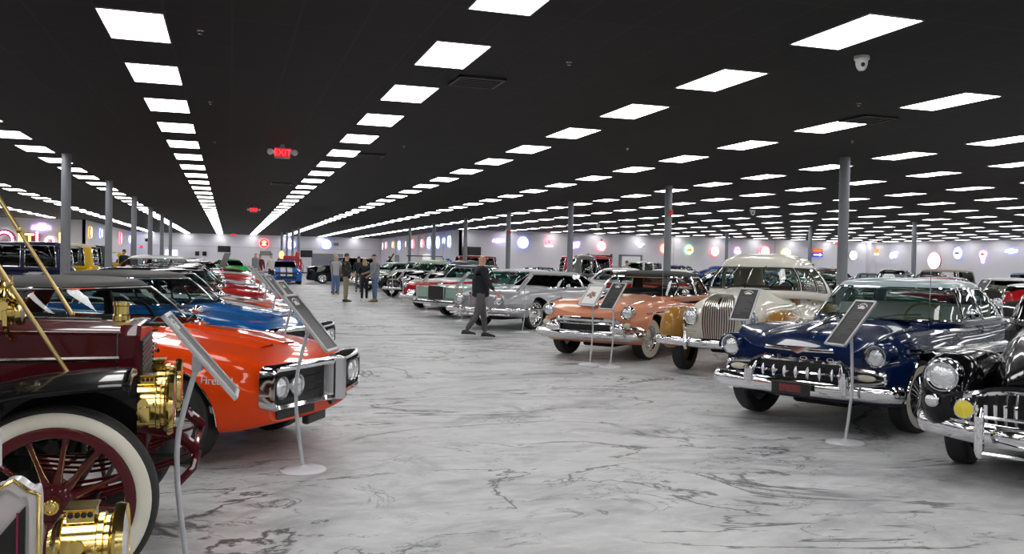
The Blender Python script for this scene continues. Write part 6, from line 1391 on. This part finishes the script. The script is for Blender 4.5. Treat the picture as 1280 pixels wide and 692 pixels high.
def person(x, y, face, h, label, top, legs, shoes=BLACKTRIM, hair=None, stride=0., arms=((10, 15), (10, 15)), cap=None, longhair=False, shorts=False, jacket=True, sleeves=True, glasses=False, fat=1., group=None, lean=0.):
    """face: heading in degrees; local +x is forward"""
    r = empty('person', (x, y, 0), rad(face), label, 'person', group); s = h / 1.76
    V_ = lambda a, b, c: (a * s, b * s, c * s); R_ = lambda v: v * s
    hip = .93; pel = (0, 0, hip)
    legsP = []
    for sg, st in ((1, stride), (-1, -stride)):
        hp = (0, sg * .095, .90); th = st; kx = hp[0] + .43 * sin(th); kz = hp[2] - .43 * cos(th)
        th2 = th - (.38 if st < 0 else .05) * (1 if stride else 0) - .03; ax = kx + .41 * sin(th2); az = kz - .41 * cos(th2)
        legsP.append((hp, (kx, sg * .10, kz), (ax, sg * .10, az), sg))
    drop = min(l[2][2] for l in legsP) - .075
    def D(p): return V_(p[0], p[1], p[2] - drop)
    def lx(z): return lean * (z - .93)
    spine = [(0, 0, .95), (lx(1.1), 0, 1.10), (lx(1.3) + .01, 0, 1.28), (lx(1.42), 0, 1.42), (lx(1.5) + .01, 0, 1.51), (lx(1.58) + .03, 0, 1.60), (lx(1.7) + .025, 0, 1.70)]
    sr = [(.11, .08), (.11, .08), (.12, .08), (.09, .055), (.058, .058), (.074, .088), (.07, .083)]
    body = [[(D(p), tuple(R_(q) for q in rr)) for p, rr in zip(spine, sr)]]; armc = []; hands = []
    for sg, (a1, a2) in zip((1, -1), arms):
        sh = (lx(1.42), sg * .18, 1.43); A1 = rad(a1); A2 = rad(a1 + a2); el = (sh[0] + .29 * sin(A1), sg * .22, sh[2] - .29 * cos(A1)); wr = (el[0] + .25 * sin(A2), sg * .215, el[2] - .25 * cos(A2)); armc.append((sh, el, wr, sg))
        hd = (wr[0] + .07 * sin(A2), sg * .205, wr[2] - .07 * cos(A2)); hands.append((wr, hd, sg, A2))
        body.append([(D(spine[3]), tuple(R_(q) for q in sr[3])), (D(sh), R_(.045)), (D(el), R_(.038)), (D(wr), R_(.026)), (D(hd), (R_(.038), R_(.018)))])
        for f in range(4):
            fl = (.075, .085, .08, .065)[f]; o0 = (f - 1.5) * .018; p1 = (hd[0] + .045 * sin(A2) + o0 * cos(A2), hd[1], hd[2] - .045 * cos(A2) + o0 * sin(A2)); p2 = (p1[0] + fl * .6 * sin(A2 + .3), hd[1] - sg * .01, p1[2] - fl * .6 * cos(A2 + .3)); p3 = (p2[0] + fl * .45 * sin(A2 + .8), hd[1] - sg * .018, p2[2] - fl * .45 * cos(A2 + .8))
            body.append([(D(hd), (R_(.038), R_(.018))), (D(p1), R_(.0095)), (D(p2), R_(.009)), (D(p3), R_(.0075))])
        t1 = (hd[0] + .035 * cos(A2) + .0 * sin(A2), hd[1] - sg * .012, hd[2] + .035 * sin(A2) + .01 * cos(A2)); t2 = (t1[0] + .035 * sin(A2 + .5), t1[1] - sg * .01, t1[2] - .035 * cos(A2 + .5)); body.append([(D(hd), (R_(.038), R_(.018))), (D(t1), R_(.011)), (D(t2), R_(.009))])
    for hp, kn, an, sg in legsP: body.append([(D(spine[0]), tuple(R_(q) for q in sr[0])), (D(hp), R_(.06)), (D(kn), R_(.05)), (D(lin_(kn, an, .35)), R_(.056)), (D(an), R_(.036))])
    bo = skinmesh('body', body, SKIN, r); bo.data.materials.append(top); bo.data.materials.append(legs)
    for p in bo.data.polygons:
        c = p.center; z = c.z / s + drop
        if .95 < z < 1.46 and (abs(c.y) / s < .19 or sleeves and z > 1.2): p.material_index = 1
        elif (.12 if not shorts else .55) < z <= .95 and abs(c.y) / s < .16: p.material_index = 2
    # face
    hc = D((lx(1.65) + .035, 0, 1.655)); b = MB()
    for sg in (1, -1): b.ball((hc[0] - .0 * s, sg * .078 * s, hc[2] - .005 * s), (.022 * s, .010 * s, .032 * s), n=8, m=6)
    b.rings([[(hc[0] + .085 * s, y * s, hc[2] + z * s) for y, z in ((-.008, .02), (.008, .02), (.018, -.03), (-.018, -.03))], [(hc[0] + .108 * s, y * s, hc[2] + z * s) for y, z in ((-.004, .0), (.004, .0), (.012, -.03), (-.012, -.03))]], True, True)
    b.build('ears_and_nose', SKIN, bo)
    b = MB(); 
    for sg in (1, -1): b.ball((hc[0] + .082 * s, sg * .032 * s, hc[2] + .018 * s), (.008 * s, .012 * s, .006 * s), n=8, m=4)
    b.build('eyes', BLACKTRIM, bo); MB().ball((hc[0] + .082 * s, 0, hc[2] - .055 * s), (.008 * s, .024 * s, .005 * s), n=10, m=4).build('mouth', mat('lips', (.35, .12, .1), .5), bo)
    if glasses: b = MB(); b.tube([(hc[0] - .0 * s, sg_ * .08 * s, hc[2] + .02 * s) if q == 0 else (hc[0] + .095 * s, sg_ * .06 * s, hc[2] + .018 * s) for sg_, q in ((1, 0), (1, 1), (-1, 1), (-1, 0))], .004 * s, 5); b.build('glasses', BLACKTRIM, bo)
    if hair:
        b = MB(); R = []
        for j in range(8):
            a = lin(-.35 if not longhair else -.6, PI / 2, j / 7); rr = cos(a); R.append([(hc[0] - .022 * s + (.098 if cos(q) < .3 else .088) * s * rr * cos(q), .088 * s * rr * sin(q), hc[2] + .025 * s + (.03 if cos(q) > .5 and j < 3 else 0) * s + .105 * s * sin(a)) for q in [2 * PI * i / 16 for i in range(16)]])
        b.rings(R, True, True)
        if longhair: b.rings([[(hc[0] - .03 * s - t * .05 * s + .07 * s * cos(q) * (1 - .3 * t), .085 * s * sin(q) * (1 + .15 * t), hc[2] - .36 * s * t) for q in [2 * PI * i / 12 for i in range(12)]] for t in (0, .35, .7, 1)], True, True)
        b.build('hair', hair, bo, angle=60)
    if cap:
        b = MB(); b.rings([[(hc[0] - .005 * s + .095 * s * cos(a) * cos(q), .092 * s * cos(a) * sin(q), hc[2] + .045 * s + .08 * s * sin(a)) for q in [2 * PI * i / 16 for i in range(16)]] for a in (0, .4, .8, 1.2, 1.5)], True, True); b.rings([[(hc[0] + .06 * s, y * s, hc[2] + .045 * s) for y in (-.07, 0, .07)] + [(hc[0] + .06 * s, y * s, hc[2] + .055 * s) for y in (.07, 0, -.07)], [(hc[0] + .15 * s, y * s, hc[2] + .03 * s) for y in (-.05, 0, .05)] + [(hc[0] + .15 * s, y * s, hc[2] + .038 * s) for y in (.05, 0, -.05)]], True, True); b.build('cap', cap, bo, angle=50)
    # clothes
    g = 1.10; ch = [[(D((0, 0, .82)), (R_(.20), R_(.16))), (D((0, 0, .9)), (R_(.20), R_(.165))), (D(spine[0]), (R_(.195), R_(.16))), (D(spine[1]), (R_(.19 * fat), R_(.16 * fat))), (D(spine[2]), (R_(.215), R_(.16))), (D(spine[3]), (R_(.165), R_(.115))), (D((lx(1.5), 0, 1.49)), (R_(.085), R_(.08)))]]
    for sh, el, wr, sg in armc:
        c_ = [(D(spine[3]), (R_(.165), R_(.115))), (D(sh), R_(.078)), (D(lin_(sh, el, .6)), R_(.062))]
        if sleeves: c_ += [(D(el), R_(.056)), (D(lin_(el, wr, .88)), R_(.044))]
        ch.append(c_)
    skinmesh('jacket' if jacket else 'shirt', ch, top, r)
    ch = [[(D((0, 0, .99)), (R_(.155), R_(.12))), (D((0, 0, .93)), (R_(.16), R_(.125)))]]
    for hp, kn, an, sg in legsP:
        c_ = [(D((0, 0, .93)), (R_(.16), R_(.125))), (D((hp[0], hp[1], hp[2] - .06)), R_(.098)), (D(lin_(hp, kn, .55)), R_(.085))]
        if not shorts: c_ += [(D(kn), R_(.072)), (D(lin_(kn, an, .5)), R_(.064)), (D(lin_(kn, an, .93)), R_(.056))]
        else: c_ += [(D(lin_(hp, kn, .9)), R_(.085))]
        ch.append(c_)
    skinmesh('shorts' if shorts else 'trousers', ch, legs, r)
    for hp, kn, an, sg in legsP:
        p = D(an); b = MB(); zz = max(0, p[2] - .078 * s); R = []
        for xx, w, z in ((-.085, .035, .07), (-.065, .045, .10), (0, .048, .11), (.08, .052, .085), (.16, .052, .06), (.21, .035, .04)):
            R.append([(p[0] + xx * s, p[1] + w * s * cos(q), zz + z * s * .5 + z * s * .5 * sin(q)) for q in [2 * PI * i / 12 for i in range(12)]])
        b.rings(R, True, True); so = b.build('shoe', shoes, r, angle=60); MB().box(p[0] - .08 * s, p[0] + .185 * s, p[1] - .042 * s, p[1] + .042 * s, zz - .0, zz + .018 * s, bev=.008 * s).build('sole', WHITE if shoes is BLACKTRIM and glasses else shoes, so)
    return r
def lin_(a, b, t): return tuple(lin(p, q, t) for p, q in zip(a, b))
cloth = lambda n, c: mat('cloth_' + n, c, .85, bump=.3, bscale=20, mottle=.12)
GH = mat('grey_hair', (.45, .42, .38), .7); BH = mat('brown_hair', (.06, .035, .02), .6); YH = mat('blond_hair', (.45, .30, .13), .5); DENIM = cloth('denim', (.10, .16, .30)); TS = mat('tan_shoe', (.25, .16, .08), .6)
person(5.12, 18.2, -8, 1.80, 'bald man in black jacket and grey trousers walking across the aisle to the right', cloth('black', (.012, .014, .018)), cloth('dark_grey', (.10, .10, .105)), stride=.19, arms=((-6, 10), (22, 18)), glasses=True, fat=1.08)
floral = mat('cloth_floral', (.05, .05, .05), .85, mottle=.0); nt = floral.node_tree; v = nt.nodes.new('ShaderNodeTexVoronoi'); v.inputs['Scale'].default_value = 9; rp = nt.nodes.new('ShaderNodeValToRGB'); rp.color_ramp.elements[0].color = (.45, .40, .30, 1); rp.color_ramp.elements[0].position = .12; rp.color_ramp.elements[1].color = (.02, .022, .02, 1); rp.color_ramp.elements[1].position = .22; tc = nt.nodes.new('ShaderNodeTexCoord'); nt.links.new(tc.outputs['Object'], v.inputs['Vector']); nt.links.new(v.outputs['Distance'], rp.inputs[0]); nt.links.new(rp.outputs[0], nt.nodes['Principled BSDF'].inputs['Base Color'])
person(4.22, 33.8, -20, 1.80, 'man in dark floral shirt and khaki trousers, standing nearest of the group', floral, cloth('khaki', (.26, .23, .15)), hair=BH, arms=((15, 50), (10, 40)), jacket=False, fat=1.1)
person(5.0, 34.4, 100, 1.62, 'woman with long blond hair in black, standing in the group', cloth('black', (.012, .014, .018)), cloth('black', (.012, .014, .018)), hair=YH, longhair=True, jacket=False, shoes=WHITE, arms=((20, 60), (20, 50)))
person(5.32, 33.9, 190, 1.79, 'man in grey shirt, blue jeans and dark cap, rightmost of the group', cloth('grey', (.23, .25, .27)), DENIM, cap=cloth('navy', (.03, .04, .07)), hair=GH, jacket=False, arms=((15, 35), (10, 60)), shoes=TS)
person(4.62, 40.6, 80, 1.76, 'grey haired person in pale grey shirt and jeans, seen from behind', cloth('pale_grey', (.36, .38, .40)), DENIM, hair=GH, jacket=False, shoes=TS, sleeves=False)
person(4.75, 42.2, 60, 1.86, 'taller man in dark shirt just behind the grey haired person', cloth('slate', (.10, .11, .13)), DENIM, hair=GH, jacket=False)
person(6.1, 44.0, -100, 1.72, 'person in black shirt facing the camera behind the woman in black', cloth('black', (.012, .014, .018)), cloth('dark_grey', (.10, .10, .105)), hair=BH, jacket=False)
person(2.35, 53.6, 120, 1.82, 'man in white shirt and black shorts beside the blue striped coupe', cloth('white', (.6, .6, .6)), cloth('black', (.012, .014, .018)), cap=cloth('dark_grey', (.10, .10, .105)), shorts=True, jacket=False, sleeves=False, fat=1.15)
person(1.35, 50.0, -20, 1.88, 'bald man in grey shirt beside the raised grey hood', cloth('grey', (.23, .25, .27)), DENIM, jacket=False)
person(1.65, 51.8, -70, 1.76, 'man in maroon shirt and cap beside the red car', cloth('maroon', (.12, .015, .02)), cloth('dark_grey', (.10, .10, .105)), cap=cloth('khaki', (.26, .23, .15)), jacket=False)
person(1.75, 57.5, -60, 1.5, 'small person in blue near the green sports car', cloth('blue', (.06, .14, .40)), DENIM, hair=BH, jacket=False)
person(-5.1, 49.0, -60, 1.84, 'dark dressed person near the green van, left of two', cloth('black', (.012, .014, .018)), DENIM, hair=BH); person(-4.8, 50.0, -100, 1.80, 'dark dressed person near the green van, right of two', cloth('dark_grey', (.10, .10, .105)), DENIM, hair=BH)
person(11.0, 63.5, -100, 1.84, 'person whose head shows beyond the green sedan', cloth('black', (.012, .014, .018)), DENIM, hair=BH)
person(19.6, 41.9, -90, 1.80, 'person whose brown haired head shows above the peach convertible roof', cloth('grey', (.23, .25, .27)), DENIM, hair=BH); person(19.0, 44.8, -90, 1.72, 'person in dark behind the peach convertible roof, left of the other', cloth('black', (.012, .014, .018)), DENIM, hair=BH)
person(24.0, 59.6, -90, 1.9, 'blond person in front of the dark doorway', cloth('slate', (.10, .11, .13)), DENIM, hair=YH); person(27.0, 36.6, -120, 1.82, 'man in cap by the pillar behind the cream sedan', cloth('grey', (.23, .25, .27)), DENIM, cap=cloth('dark_grey', (.10, .10, .105)))
person(33.3, 37.2, -120, 1.55, 'person in blue shirt among the cars at the right edge', cloth('pale_blue', (.18, .26, .42)), DENIM, hair=BH); person(37.5, 33.0, -120, 1.5, 'person in tan jacket at the right edge', cloth('khaki', (.26, .23, .15)), DENIM, hair=BH)
